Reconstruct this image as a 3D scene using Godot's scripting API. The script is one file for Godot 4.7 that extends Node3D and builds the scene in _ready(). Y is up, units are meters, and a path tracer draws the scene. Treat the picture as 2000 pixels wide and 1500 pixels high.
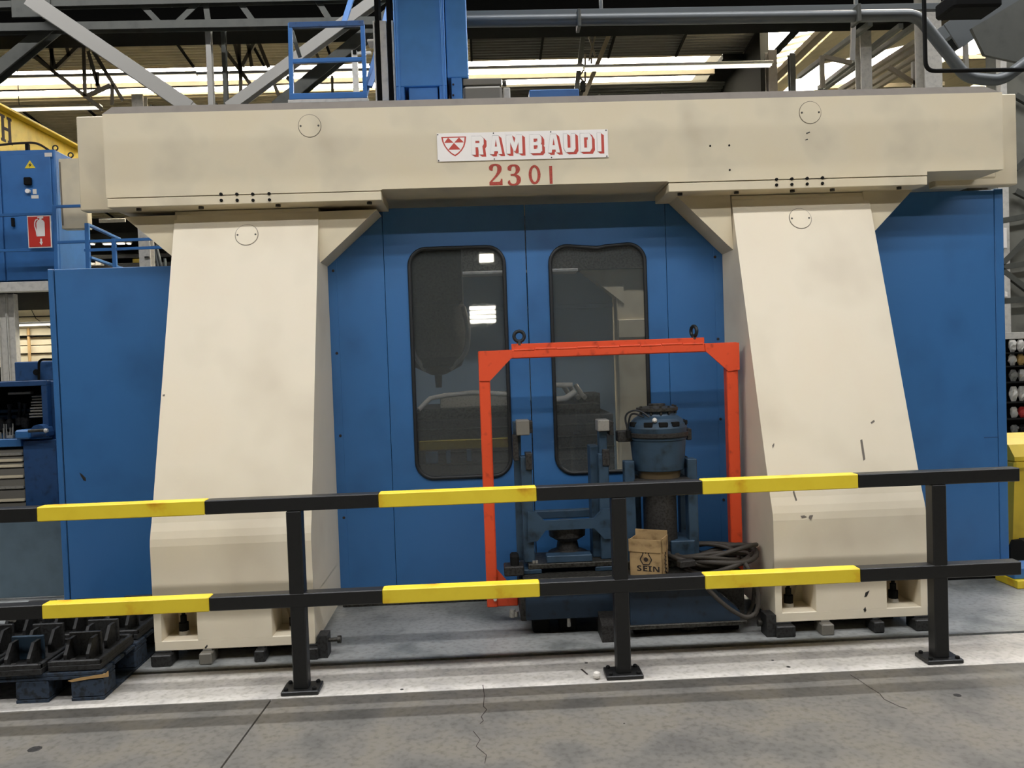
extends Node3D

var M := {}


# Collects triangles; corners are given counter-clockwise as seen from outside.
class G:
	var v := PackedVector3Array()
	var n := PackedVector3Array()

	func tri(a: Vector3, b: Vector3, c: Vector3) -> void:
		var k := (b - a).cross(c - a)
		if k.length_squared() < 1e-18:
			return
		k = k.normalized()
		v.append_array([a, c, b])
		n.append_array([k, k, k])

	func quad(a: Vector3, b: Vector3, c: Vector3, d: Vector3) -> void:
		tri(a, b, c)
		tri(a, c, d)

	func squad(a: Vector3, b: Vector3, c: Vector3, d: Vector3, na: Vector3, nb: Vector3, nc: Vector3, nd: Vector3) -> void:
		v.append_array([a, c, b, a, d, c])
		n.append_array([na, nc, nb, na, nd, nc])

	func away(mid: Vector3, p: Array) -> void:
		var c := Vector3.ZERO
		for q: Vector3 in p:
			c += q
		c /= p.size()
		var k: Vector3 = (p[1] - p[0]).cross(p[2] - p[0])
		if k.dot(c - mid) < 0.0:
			p.reverse()
		for i in range(1, p.size() - 1):
			tri(p[0], p[i], p[i + 1])

	# a box with chamfered edges
	func obox(mid: Vector3, b: Basis, h: Vector3, bev := 0.004) -> void:
		bev = minf(bev, minf(h.x, minf(h.y, h.z)) * 0.45)
		var q := {}
		for sx in [-1, 1]:
			for sy in [-1, 1]:
				for sz in [-1, 1]:
					var s := Vector3(sx, sy, sz)
					var e := s * (h - Vector3.ONE * bev)
					q[Vector3i(s)] = [mid + b * Vector3(s.x * h.x, e.y, e.z), mid + b * Vector3(e.x, s.y * h.y, e.z), mid + b * Vector3(e.x, e.y, s.z * h.z)]
		for ax in 3:
			var a1 := (ax + 1) % 3
			var a2 := (ax + 2) % 3
			for s in [-1, 1]:
				var p := []
				for t in [[-1, -1], [1, -1], [1, 1], [-1, 1]]:
					var k := Vector3i.ZERO
					k[ax] = s
					k[a1] = t[0]
					k[a2] = t[1]
					p.append(q[k][ax])
				away(mid, p)
				for s2 in [-1, 1]:
					var k0 := Vector3i.ZERO
					k0[ax] = s
					k0[a1] = s2
					k0[a2] = -1
					var k1 := k0
					k1[a2] = 1
					away(mid, [q[k0][ax], q[k1][ax], q[k1][a1], q[k0][a1]])
		for k: Vector3i in q:
			away(mid, [q[k][0], q[k][1], q[k][2]])

	func bx(x0: float, x1: float, y0: float, y1: float, z0: float, z1: float, bev := 0.004) -> void:
		obox(Vector3(x0 + x1, y0 + y1, z0 + z1) / 2, Basis.IDENTITY, Vector3(absf(x1 - x0), absf(y1 - y0), absf(z1 - z0)) / 2, bev)

	# a square bar from a to b; w across, h deep (along the hint)
	func bar(a: Vector3, b: Vector3, w: float, h: float, hint := Vector3(0, 0, 1), bev := 0.003) -> void:
		var y := (b - a).normalized()
		if absf(y.dot(hint)) > 0.98:
			hint = Vector3(0, 1, 0)
		var x := y.cross(hint).normalized()
		obox((a + b) / 2, Basis(x, y, x.cross(y)), Vector3(w / 2, a.distance_to(b) / 2, h / 2), bev)

	# an angle iron from a to b: two thin flanges
	func angle(a: Vector3, b: Vector3, w: float, hint := Vector3(0, 0, 1)) -> void:
		var y := (b - a).normalized()
		var x := y.cross(hint).normalized()
		var z := x.cross(y)
		var L := a.distance_to(b) / 2
		obox((a + b) / 2, Basis(x, y, z), Vector3(w / 2, L, w * 0.05), 0.001)
		obox((a + b) / 2 + x * w * 0.45 - z * w * 0.4, Basis(x, y, z), Vector3(w * 0.05, L, w * 0.4), 0.001)

	# an I-shaped beam from a to b
	func ibeam(a: Vector3, b: Vector3, w: float, d: float, hint := Vector3(0, 0, 1)) -> void:
		var y := (b - a).normalized()
		var x := y.cross(hint).normalized()
		var z := x.cross(y)
		var L := a.distance_to(b) / 2
		for s in [-1.0, 1.0]:
			obox((a + b) / 2 + z * s * d * 0.46, Basis(x, y, z), Vector3(w / 2, L, d * 0.04), 0.002)
		obox((a + b) / 2, Basis(x, y, z), Vector3(w * 0.05, L, d * 0.45), 0.001)

	func tube(p: Array, r: float, sides := 8, closed := false) -> void:
		var m := p.size()
		var rings := []
		var norms := []
		var last := Vector3.ZERO
		for i in m:
			var a: Vector3 = p[(i - 1 + m) % m] if closed or i > 0 else p[i]
			var b: Vector3 = p[(i + 1) % m] if closed or i < m - 1 else p[i]
			var t := (b - a).normalized()
			var x := last - t * last.dot(t)
			if x.length() < 0.1:
				x = t.cross(Vector3(0.31, 0.9, 0.17))
			x = x.normalized()
			last = x
			var y := t.cross(x)
			var ring := PackedVector3Array()
			var nn := PackedVector3Array()
			for k in sides:
				var d := x * cos(TAU * k / sides) + y * sin(TAU * k / sides)
				nn.append(d)
				ring.append(p[i] + d * r)
			rings.append(ring)
			norms.append(nn)
		for i in (m if closed else m - 1):
			var j := (i + 1) % m
			for k in sides:
				var l := (k + 1) % sides
				squad(rings[i][k], rings[i][l], rings[j][l], rings[j][k], norms[i][k], norms[i][l], norms[j][l], norms[j][k])
		if not closed:
			for k in range(1, sides - 1):
				tri(rings[0][0], rings[0][k + 1], rings[0][k])
				tri(rings[m - 1][0], rings[m - 1][k], rings[m - 1][k + 1])

	func cyl(a: Vector3, b: Vector3, r0: float, r1 := -1.0, sides := 16) -> void:
		lathe(a, b - a, [Vector2(r0, 0), Vector2(r1 if r1 >= 0.0 else r0, a.distance_to(b))], sides)

	# turned about the axis from o; profile of (radius, height), closed with flat ends
	func lathe(o: Vector3, axis: Vector3, prof: Array, sides := 20) -> void:
		axis = axis.normalized()
		var x := axis.cross(Vector3(0.02, 0.05, 1) if absf(axis.z) < 0.9 else Vector3(0, 1, 0)).normalized()
		var y := axis.cross(x)
		for i in prof.size() - 1:
			var p: Vector2 = prof[i]
			var q: Vector2 = prof[i + 1]
			var sl := Vector2(q.y - p.y, p.x - q.x).normalized()
			for k in sides:
				var d0 := x * cos(TAU * k / sides) + y * sin(TAU * k / sides)
				var d1 := x * cos(TAU * (k + 1) / sides) + y * sin(TAU * (k + 1) / sides)
				var n0 := d0 * sl.x + axis * sl.y
				var n1 := d1 * sl.x + axis * sl.y
				squad(o + d0 * p.x + axis * p.y, o + d1 * p.x + axis * p.y, o + d1 * q.x + axis * q.y, o + d0 * q.x + axis * q.y, n0, n1, n1, n0)
		for e in [[prof[0], -1.0], [prof[-1], 1.0]]:
			var p: Vector2 = e[0]
			if p.x < 1e-5:
				continue
			for k in sides:
				var d0 := x * cos(TAU * k / sides) + y * sin(TAU * k / sides)
				var d1 := x * cos(TAU * (k + 1) / sides) + y * sin(TAU * (k + 1) / sides)
				var c := o + axis * p.y
				if e[1] > 0:
					tri(c, c + d0 * p.x, c + d1 * p.x)
				else:
					tri(c, c + d1 * p.x, c + d0 * p.x)

	# a flat outline (x, y in the plane ex, ey from o) made dep thick towards -(ex x ey)
	func prism(poly: Array, o: Vector3, ex: Vector3, ey: Vector3, dep: float) -> void:
		var pp := PackedVector2Array()
		if poly[0] is Vector2:
			pp = PackedVector2Array(poly)
		else:
			for i in range(0, poly.size(), 2):
				pp.append(Vector2(poly[i], poly[i + 1]))
		if Geometry2D.is_polygon_clockwise(pp):
			pp.reverse()
		var nz := ex.cross(ey).normalized()
		var ids := Geometry2D.triangulate_polygon(pp)
		var f := []
		var b := []
		for q in pp:
			f.append(o + ex * q.x + ey * q.y)
			b.append(o + ex * q.x + ey * q.y - nz * dep)
		for i in range(0, ids.size(), 3):
			var a: Vector3 = f[ids[i]]
			var k: Vector3 = (f[ids[i + 1]] - a).cross(f[ids[i + 2]] - a)
			if k.dot(nz) > 0:
				tri(a, f[ids[i + 1]], f[ids[i + 2]])
				tri(b[ids[i]], b[ids[i + 2]], b[ids[i + 1]])
			else:
				tri(a, f[ids[i + 2]], f[ids[i + 1]])
				tri(b[ids[i]], b[ids[i + 1]], b[ids[i + 2]])
		for i in f.size():
			var j := (i + 1) % f.size()
			quad(b[i], b[j], f[j], f[i])

	# an upright plate in the plane of x and y, its front face at z
	func plate(poly: Array, z: float, dep: float) -> void:
		prism(poly, Vector3(0, 0, z), Vector3.RIGHT, Vector3.UP, dep)

	# an outline in (z, y) stretched from x0 to x1
	func side(poly: Array, x0: float, x1: float) -> void:
		var p := []
		for q: Vector2 in poly:
			p.append(Vector2(-q.x, q.y))
		prism(p, Vector3(x1, 0, 0), Vector3(0, 0, -1), Vector3.UP, x1 - x0)

	func mesh(off: Vector3) -> ArrayMesh:
		var w := PackedVector3Array()
		w.resize(v.size())
		for i in v.size():
			w[i] = v[i] - off
		var a := []
		a.resize(Mesh.ARRAY_MAX)
		a[Mesh.ARRAY_VERTEX] = w
		a[Mesh.ARRAY_NORMAL] = n
		var m := ArrayMesh.new()
		m.add_surface_from_arrays(Mesh.PRIMITIVE_TRIANGLES, a)
		return m

	func low() -> Vector3:
		var lo := v[0]
		var hi := v[0]
		for q in v:
			lo = lo.min(q)
			hi = hi.max(q)
		return Vector3((lo.x + hi.x) / 2, lo.y, (lo.z + hi.z) / 2)


func V2(a: Array) -> Array:
	var p := []
	for i in range(0, a.size(), 2):
		p.append(Vector2(a[i], a[i + 1]))
	return p


func rrect(x0: float, x1: float, y0: float, y1: float, r: float, seg := 8) -> Array:
	var p := []
	for c in [[x1 - r, y1 - r, 0], [x0 + r, y1 - r, 1], [x0 + r, y0 + r, 2], [x1 - r, y0 + r, 3]]:
		for i in seg + 1:
			var t: float = PI / 2 * (c[2] + float(i) / seg)
			p.append(Vector2(c[0] + r * cos(t), c[1] + r * sin(t)))
	return p


# a thing: a node at its base whose children are its parts
func T(called: String, label: String, category: String, at := Vector3.ZERO, group := "") -> Node3D:
	var o := Node3D.new()
	o.name = called
	add_child(o, true)
	o.position = at
	return tag(o, label, category, group)


func tag(o: Node3D, label: String, category: String, group := "") -> Node3D:
	o.set_meta("label", label)
	o.set_meta("category", category)
	if group:
		o.set_meta("group", group)
	return o


func off(o: Node) -> Vector3:
	var p := Vector3.ZERO
	while o != self and o is Node3D:
		p += o.position
		o = o.get_parent()
	return p


func part(parent: Node3D, called: String, g: G, mat: String, label := "") -> MeshInstance3D:
	var o := MeshInstance3D.new()
	o.name = called
	o.mesh = g.mesh(off(parent))
	o.material_override = M[mat]
	parent.add_child(o, true)
	if label:
		o.set_meta("label", label)
	return o


func one(called: String, label: String, category: String, g: G, mat: String, group := "") -> MeshInstance3D:
	var o := MeshInstance3D.new()
	o.name = called
	var at := g.low()
	o.mesh = g.mesh(at)
	o.material_override = M[mat]
	o.position = at
	add_child(o, true)
	tag(o, label, category, group)
	return o


func S(called: String, g: G, mat: String) -> MeshInstance3D:
	var o := MeshInstance3D.new()
	o.name = called
	o.mesh = g.mesh(Vector3.ZERO)
	o.material_override = M[mat]
	add_child(o, true)
	o.set_meta("kind", "structure")
	return o


func box(x0: float, x1: float, y0: float, y1: float, z0: float, z1: float, bev := 0.004) -> G:
	var g := G.new()
	g.bx(x0, x1, y0, y1, z0, z1, bev)
	return g


func bars(list: Array, w: float, d: float) -> G:
	var g := G.new()
	for b in list:
		g.bar(b[0], b[1], w, d)
	return g


# flat lettering as thin solid type, lower left corner at the place given
func letters(parent: Node3D, called: String, text: String, font: String, bold: bool, high: float, at: Vector3, mat: String, wide := 1.0, turn := Basis.IDENTITY, dep := 0.0012) -> MeshInstance3D:
	var f := SystemFont.new()
	f.font_names = PackedStringArray([font])
	f.font_weight = 700 if bold else 400
	var t := TextMesh.new()
	t.text = text
	t.font = f
	t.font_size = 64
	t.pixel_size = 0.01
	t.depth = 0.1
	t.horizontal_alignment = HORIZONTAL_ALIGNMENT_LEFT
	t.vertical_alignment = VERTICAL_ALIGNMENT_BOTTOM
	var box_: AABB = t.get_aabb()
	var s := high / box_.size.y
	var arr := t.get_mesh_arrays()
	var g := ArrayMesh.new()
	var vv: PackedVector3Array = arr[Mesh.ARRAY_VERTEX]
	var nn: PackedVector3Array = arr[Mesh.ARRAY_NORMAL]
	var at2 := at - off(parent)
	for i in vv.size():
		var q := vv[i] - box_.position
		vv[i] = at2 + turn * Vector3(q.x * s * wide, q.y * s, (q.z / box_.size.z) * dep)
		nn[i] = turn * nn[i]
	arr[Mesh.ARRAY_VERTEX] = vv
	arr[Mesh.ARRAY_NORMAL] = nn
	g.add_surface_from_arrays(Mesh.PRIMITIVE_TRIANGLES, arr)
	var o := MeshInstance3D.new()
	o.name = called
	o.mesh = g
	o.material_override = M[mat]
	parent.add_child(o, true)
	return o


func noise_tex(seed_: int, freq: float, stops: Array, colors: Array, oct := 4, normal := false, size := 512) -> NoiseTexture2D:
	var f := FastNoiseLite.new()
	f.seed = seed_
	f.noise_type = FastNoiseLite.TYPE_SIMPLEX_SMOOTH
	f.frequency = freq
	f.fractal_octaves = oct
	var t := NoiseTexture2D.new()
	t.width = size
	t.height = size
	t.seamless = true
	t.noise = f
	if normal:
		t.as_normal_map = true
		t.bump_strength = 3.0
	else:
		var r := Gradient.new()
		r.offsets = PackedFloat32Array(stops)
		r.colors = PackedColorArray(colors)
		t.color_ramp = r
	return t


func mat(called: String, c: Color, rough := 0.6, metal := 0.0, t: Texture2D = null, scale := 1.0) -> StandardMaterial3D:
	var m := StandardMaterial3D.new()
	m.resource_name = called
	m.albedo_color = c
	m.roughness = rough
	m.metallic = metal
	if t:
		m.albedo_texture = t
		m.uv1_triplanar = true
		m.uv1_world_triplanar = true
		m.uv1_scale = Vector3.ONE * scale
	M[called] = m
	return m


func C(r: float, g: float, b: float) -> Color:
	return Color(r / 255.0, g / 255.0, b / 255.0)


func worn(seed_: int, freq: float, dark: float, tint := Color(1, 1, 1)) -> NoiseTexture2D:
	return noise_tex(seed_, freq, [0.0, 0.3, 0.62, 1.0], [Color(dark, dark, dark) * tint, Color(0.95, 0.95, 0.95), Color(1, 1, 1), Color(0.97, 0.97, 0.96)])


func glow(called: String, c: Color, e: float) -> void:
	var m := mat(called, Color(0.9, 0.9, 0.9), 0.5)
	m.emission_enabled = true
	m.emission = c
	m.emission_energy_multiplier = e


func materials() -> void:
	mat("cream", C(206, 194, 165), 0.5, 0.0, noise_tex(3, 0.006, [0.0, 0.28, 0.5, 1.0], [Color(0.9, 0.89, 0.88), Color(0.96, 0.96, 0.965), Color(1, 1, 1), Color(1, 0.99, 0.97)]), 0.45)
	mat("ivory", C(224, 213, 188), 0.5, 0.0, noise_tex(8, 0.005, [0.0, 0.25, 0.5, 1.0], [Color(0.92, 0.91, 0.9), Color(0.97, 0.965, 0.96), Color(1, 1, 1), Color(1, 0.99, 0.98)]), 0.4)
	mat("taupe", C(112, 104, 93), 0.7, 0.0, worn(4, 0.02, 0.85), 0.6)
	mat("blue", C(49, 100, 151), 0.42, 0.0, noise_tex(5, 0.006, [0.0, 0.3, 0.55, 1.0], [Color(0.86, 0.87, 0.88), Color(0.96, 0.96, 0.96), Color(1, 1, 1), Color(1, 1, 1)]), 0.5)
	mat("blue_bright", C(53, 108, 168), 0.45, 0.0, worn(6, 0.012, 0.9), 0.4)
	mat("ram_blue", C(64, 130, 200), 0.5, 0.0, worn(6, 0.012, 0.9), 0.4)
	mat("blue_dark", C(34, 72, 116), 0.5, 0.0, worn(7, 0.03, 0.7), 0.8)
	mat("blue_steel", C(50, 72, 90), 0.5, 0.2, noise_tex(9, 0.012, [0.0, 0.25, 0.5, 1.0], [Color(0.5, 0.48, 0.46), Color(0.82, 0.82, 0.81), Color(0.97, 0.97, 0.97), Color(1, 1, 1)]), 1.3)
	mat("blue_grime", C(24, 43, 60), 0.55, 0.0, worn(7, 0.02, 0.6), 1.0)
	mat("blue_grey", C(98, 116, 126), 0.28, 0.25, worn(10, 0.01, 0.85), 0.7)
	mat("yellow", C(226, 200, 50), 0.42, 0.0, noise_tex(11, 0.012, [0.0, 0.14, 0.26, 0.5, 1.0], [Color(0.8, 0.64, 0.42), Color(0.93, 0.84, 0.66), Color(0.98, 0.97, 0.92), Color(1, 1, 1), Color(1, 1, 1)], 6), 0.55)
	mat("yellow_paint", C(206, 176, 44), 0.5, 0.0, worn(12, 0.02, 0.85), 0.3)
	mat("black", C(23, 23, 22), 0.42, 0.0, worn(13, 0.05, 0.7), 1.0)
	mat("black_matt", C(22, 22, 21), 0.8)
	mat("rubber", C(18, 21, 22), 0.55)
	mat("orange", C(216, 74, 34), 0.5, 0.0, noise_tex(14, 0.02, [0.0, 0.22, 0.34, 1.0], [Color(0.75, 0.7, 0.66), Color(0.93, 0.92, 0.9), Color(1, 1, 1), Color(1, 1, 1)]), 1.0)
	mat("steel_dark", C(70, 68, 62), 0.5, 0.5, noise_tex(15, 0.04, [0.0, 0.4, 0.55, 1.0], [Color(0.4, 0.38, 0.34), Color(0.8, 0.79, 0.76), Color(1, 1, 1), Color(1, 1, 1)]), 2.0)
	mat("steel_bright", C(178, 174, 164), 0.35, 0.6, worn(16, 0.05, 0.7), 2.0)
	mat("iron", C(52, 50, 47), 0.6, 0.3, noise_tex(17, 0.04, [0.0, 0.38, 0.55, 1.0], [Color(0.4, 0.37, 0.33), Color(0.8, 0.78, 0.75), Color(1, 1, 1), Color(1.0, 1.0, 1.0)]), 2.5)
	mat("truss", C(76, 77, 70), 0.6, 0.0, worn(18, 0.02, 0.85), 0.5)
	mat("truss_light", C(154, 151, 143), 0.55)
	mat("truss_brown", C(104, 94, 74), 0.65)
	mat("pipe", C(88, 92, 92), 0.45, 0.1)
	mat("white_steel", C(200, 196, 186), 0.5, 0.0, worn(19, 0.03, 0.85), 0.8)
	mat("rear_blue", C(140, 162, 178), 0.6)
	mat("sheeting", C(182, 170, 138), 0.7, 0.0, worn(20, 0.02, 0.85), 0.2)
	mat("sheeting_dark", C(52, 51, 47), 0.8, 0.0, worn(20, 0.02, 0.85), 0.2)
	mat("dark", C(22, 22, 20), 0.8)
	mat("grey_wall", C(118, 117, 106), 0.85, 0.0, worn(21, 0.012, 0.75), 0.3)
	mat("hall_wall", C(205, 190, 152), 0.8, 0.0, worn(22, 0.01, 0.9), 0.2)
	mat("white", C(236, 230, 222), 0.5)
	mat("paper", C(214, 208, 196), 0.6)
	mat("outline", C(140, 132, 122), 0.6)
	mat("red", C(186, 62, 44), 0.55)
	mat("red_sign", C(196, 48, 34), 0.5)
	mat("stencil", C(166, 62, 46), 0.7, 0.0, noise_tex(23, 0.05, [0.0, 0.35, 0.5, 1.0], [Color(0.8, 0.78, 0.7), Color(0.9, 0.88, 0.85), Color(1, 1, 1), Color(1, 1, 1)]), 3.0)
	mat("ink", C(40, 30, 24), 0.8)
	mat("cardboard", C(178, 150, 106), 0.85, 0.0, noise_tex(24, 0.01, [0.0, 0.25, 0.5, 1.0], [Color(0.5, 0.45, 0.4), Color(0.75, 0.72, 0.67), Color(0.95, 0.94, 0.92), Color(1, 0.99, 0.96)], 5), 2.0)
	mat("hose", C(60, 54, 46), 0.65, 0.0, worn(25, 0.05, 0.6), 3.0)
	mat("motor_grey", C(118, 114, 104), 0.5, 0.2)
	mat("wood_blue", C(36, 49, 64), 0.8, 0.0, noise_tex(26, 0.03, [0.0, 0.3, 0.5, 1.0], [Color(0.35, 0.32, 0.3), Color(0.7, 0.68, 0.65), Color(1, 1, 1), Color(1, 1, 1)]), 1.5)
	mat("wood_raw", C(168, 134, 84), 0.85)
	mat("bronze", C(112, 96, 70), 0.5, 0.3)
	mat("casting", C(50, 50, 49), 0.5, 0.35, noise_tex(27, 0.04, [0.0, 0.35, 0.55, 1.0], [Color(0.45, 0.42, 0.38), Color(0.8, 0.78, 0.76), Color(1, 1, 1), Color(1, 1, 1)]), 2.0)
	mat("plastic_clear", C(214, 210, 200), 0.25)
	mat("plastic_tan", C(196, 160, 96), 0.4)
	mat("plastic_red", C(196, 60, 56), 0.4)
	mat("plastic_blue", C(120, 150, 190), 0.35)
	mat("plastic_grey", C(140, 140, 136), 0.25)
	var m := mat("glass", Color(0.46, 0.48, 0.47, 0.13), 0.02)
	m.transparency = BaseMaterial3D.TRANSPARENCY_ALPHA
	m = mat("window_glass", Color(1.0, 0.97, 0.92, 0.05), 0.05)
	m.transparency = BaseMaterial3D.TRANSPARENCY_ALPHA
	m = mat("skylight", Color(1.0, 0.97, 0.88, 0.6), 0.1)
	m.transparency = BaseMaterial3D.TRANSPARENCY_ALPHA
	glow("lamp_glow", Color(1.0, 0.97, 0.9), 1.8)
	glow("lamp_dim", Color(1.0, 0.93, 0.8), 1.6)
	M["dark"].metallic_specular = 0.12
	M["black_matt"].metallic_specular = 0.25
	# concrete: mottled, with fine grain over it
	m = mat("concrete", C(108, 105, 98), 0.62, 0.0, noise_tex(31, 0.006, [0.0, 0.3, 0.5, 0.7, 1.0], [Color(0.76, 0.76, 0.77), Color(0.88, 0.88, 0.88), Color(0.96, 0.95, 0.94), Color(1.0, 0.98, 0.94), Color(1, 1, 1)], 6, false, 1024), 0.35)
	fine(m, 32)
	m = mat("concrete_light", C(194, 189, 181), 0.6, 0.0, noise_tex(33, 0.008, [0.0, 0.3, 0.5, 0.75, 1.0], [Color(0.8, 0.8, 0.8), Color(0.91, 0.91, 0.91), Color(0.97, 0.97, 0.96), Color(1, 1, 1), Color(1, 1, 1)], 6, false, 1024), 0.35)
	fine(m, 34)
	m = mat("concrete_blue", C(160, 161, 158), 0.42, 0.0, noise_tex(35, 0.006, [0.0, 0.3, 0.5, 0.75, 1.0], [Color(0.6, 0.61, 0.62), Color(0.82, 0.83, 0.83), Color(0.95, 0.95, 0.95), Color(1, 1, 1), Color(1, 1, 1)], 6, false, 1024), 0.3)
	fine(m, 36)


func fine(m: StandardMaterial3D, seed_: int) -> void:
	m.detail_enabled = true
	m.detail_blend_mode = BaseMaterial3D.BLEND_MODE_MUL
	m.detail_albedo = noise_tex(seed_, 0.05, [0.0, 0.3, 0.55, 1.0], [Color(0.8, 0.79, 0.78), Color(0.93, 0.93, 0.92), Color(1, 1, 1), Color(1, 1, 1)], 5)
	m.detail_uv_layer = BaseMaterial3D.DETAIL_UV_2
	m.uv2_triplanar = true
	m.uv2_world_triplanar = true
	m.uv2_scale = Vector3.ONE * 0.9


func _ready() -> void:
	var cam := Camera3D.new()
	cam.name = "camera"
	cam.transform = Transform3D(Basis(Vector3(0.998755, -0.034937, 0.035603), Vector3(0.035942, 0.998962, -0.027985), Vector3(-0.034588, 0.029230, 0.998974)), Vector3(0, 1.62, 0))
	cam.fov = 49.6848
	cam.near = 0.05
	cam.far = 200.0
	add_child(cam)
	cam.make_current()
	var we := WorldEnvironment.new()
	we.name = "world"
	var e := Environment.new()
	e.background_mode = Environment.BG_SKY
	var sky := Sky.new()
	var sm := ProceduralSkyMaterial.new()
	sm.sky_top_color = Color(1.0, 0.96, 0.88)
	sm.sky_horizon_color = Color(1.0, 0.97, 0.9)
	sm.ground_bottom_color = Color(0.5, 0.48, 0.44)
	sm.ground_horizon_color = Color(0.9, 0.87, 0.8)
	sm.sky_energy_multiplier = 7.0
	sky.sky_material = sm
	e.sky = sky
	e.tonemap_mode = Environment.TONE_MAPPER_LINEAR
	e.tonemap_exposure = 0.9
	e.sdfgi_enabled = true
	e.ssao_enabled = true
	e.ssil_enabled = true
	we.environment = e
	add_child(we)
	materials()
	lamp_rows()
	hall()
	roof()
	roof_steel()
	far_left()
	far_right()
	portal()
	enclosure()
	chamber()
	upper_machine()
	sled()
	orange_frame()
	fence()
	pallet()
	cabinets()


func lamp(at: Vector3, long: float, energy: float, label: String, group: String, glowing := "lamp_glow") -> void:
	var t := T("fluorescent_light", label, "light", at, group)
	var g := G.new()
	g.bx(at.x - long / 2, at.x + long / 2, at.y + 0.03, at.y + 0.075, at.z - 0.07, at.z + 0.07)
	part(t, "housing", g, "white_steel")
	g = G.new()
	for s in [-1.0, 1.0]:
		g.tube([at + Vector3(-long / 2 + 0.02, 0.012, s * 0.035), at + Vector3(long / 2 - 0.02, 0.012, s * 0.035)], 0.018, 8)
	part(t, "tube_lamp", g, glowing)
	if group == "":
		g = G.new()
		for s in [-1.0, 1.0]:
			g.cyl(at + Vector3(s * long * 0.4, 0.09, 0), at + Vector3(s * long * 0.4, 2.9, 0), 0.008, 0.008, 6)
		part(t, "hanger", g, "truss")
	if energy > 0.0:
		var l := AreaLight3D.new()
		l.name = "lamp_glare"
		l.area_size = Vector2(long - 0.04, 0.13)
		l.area_normalize_energy = true
		l.light_energy = energy
		l.light_color = Color(0.965, 0.968, 0.985)
		l.area_range = 40.0
		l.area_attenuation = 2.0
		l.shadow_enabled = true
		l.rotation = Vector3(-PI / 2, 0, 0)
		t.add_child(l)
		l.position = Vector3(0, -0.012, 0)


func lamp_rows() -> void:
	# rows of battens across the hall, out of the picture: one over the machine, four in front of it
	for r in [[-6.48, 8.0, 17.0, 7], [-2.85, 4.6, 5.6, 4], [-1.4, 4.6, 6.7, 4], [1.3, 8.0, 5.0, 4]]:
		for k in r[3]:
			lamp(Vector3(0.4 + (k - (r[3] - 1) / 2.0) * 3.0, r[1], r[0]), 2.9, r[2], "batten light hung high in front of the machine, outside the picture", "battens out of the picture")
	# the row under the long rooflight
	var a := Vector3(-7.722, 6.472, -14.0)
	var b := Vector3(5.069, 6.417, -14.0)
	for k in 4:
		var c := a.lerp(b, (k + 0.5) / 4.0)
		lamp(c, a.distance_to(b) / 4.0, 2.2, "%s batten light in the long straight row under the rooflight" % ["leftmost", "second", "third", "rightmost"][k], "battens in the row under the rooflight")
	var p := Vector3(-8.666, 6.611, -16.0)
	var q := Vector3(-6.986, 6.608, -16.0)
	lamp((p + q) / 2, p.distance_to(q), 1.0, "single white batten light above the yellow girder", "")


func slab(outline: Array, top: float, thick: float) -> G:
	var g := G.new()
	var p := []
	for i in range(0, outline.size(), 2):
		p.append(Vector2(outline[i], -outline[i + 1]))
	g.prism(p, Vector3(0, top, 0), Vector3.RIGHT, Vector3(0, 0, -1), thick)
	return g


func crack(f: Node3D, pts: Array, w: float, m := "ink") -> void:
	var g := G.new()
	for i in pts.size() - 1:
		var a: Vector3 = pts[i]
		var b: Vector3 = pts[i + 1]
		var d := (b - a).cross(Vector3.UP).normalized() * w
		var u := Vector3(0, 0.0012, 0)
		g.quad(a + d * 0.5 + u, b + d * 0.4 + u, b - d * 0.4 + u, a - d * 0.5 + u)
	part(f, "crack", g, m)


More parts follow.
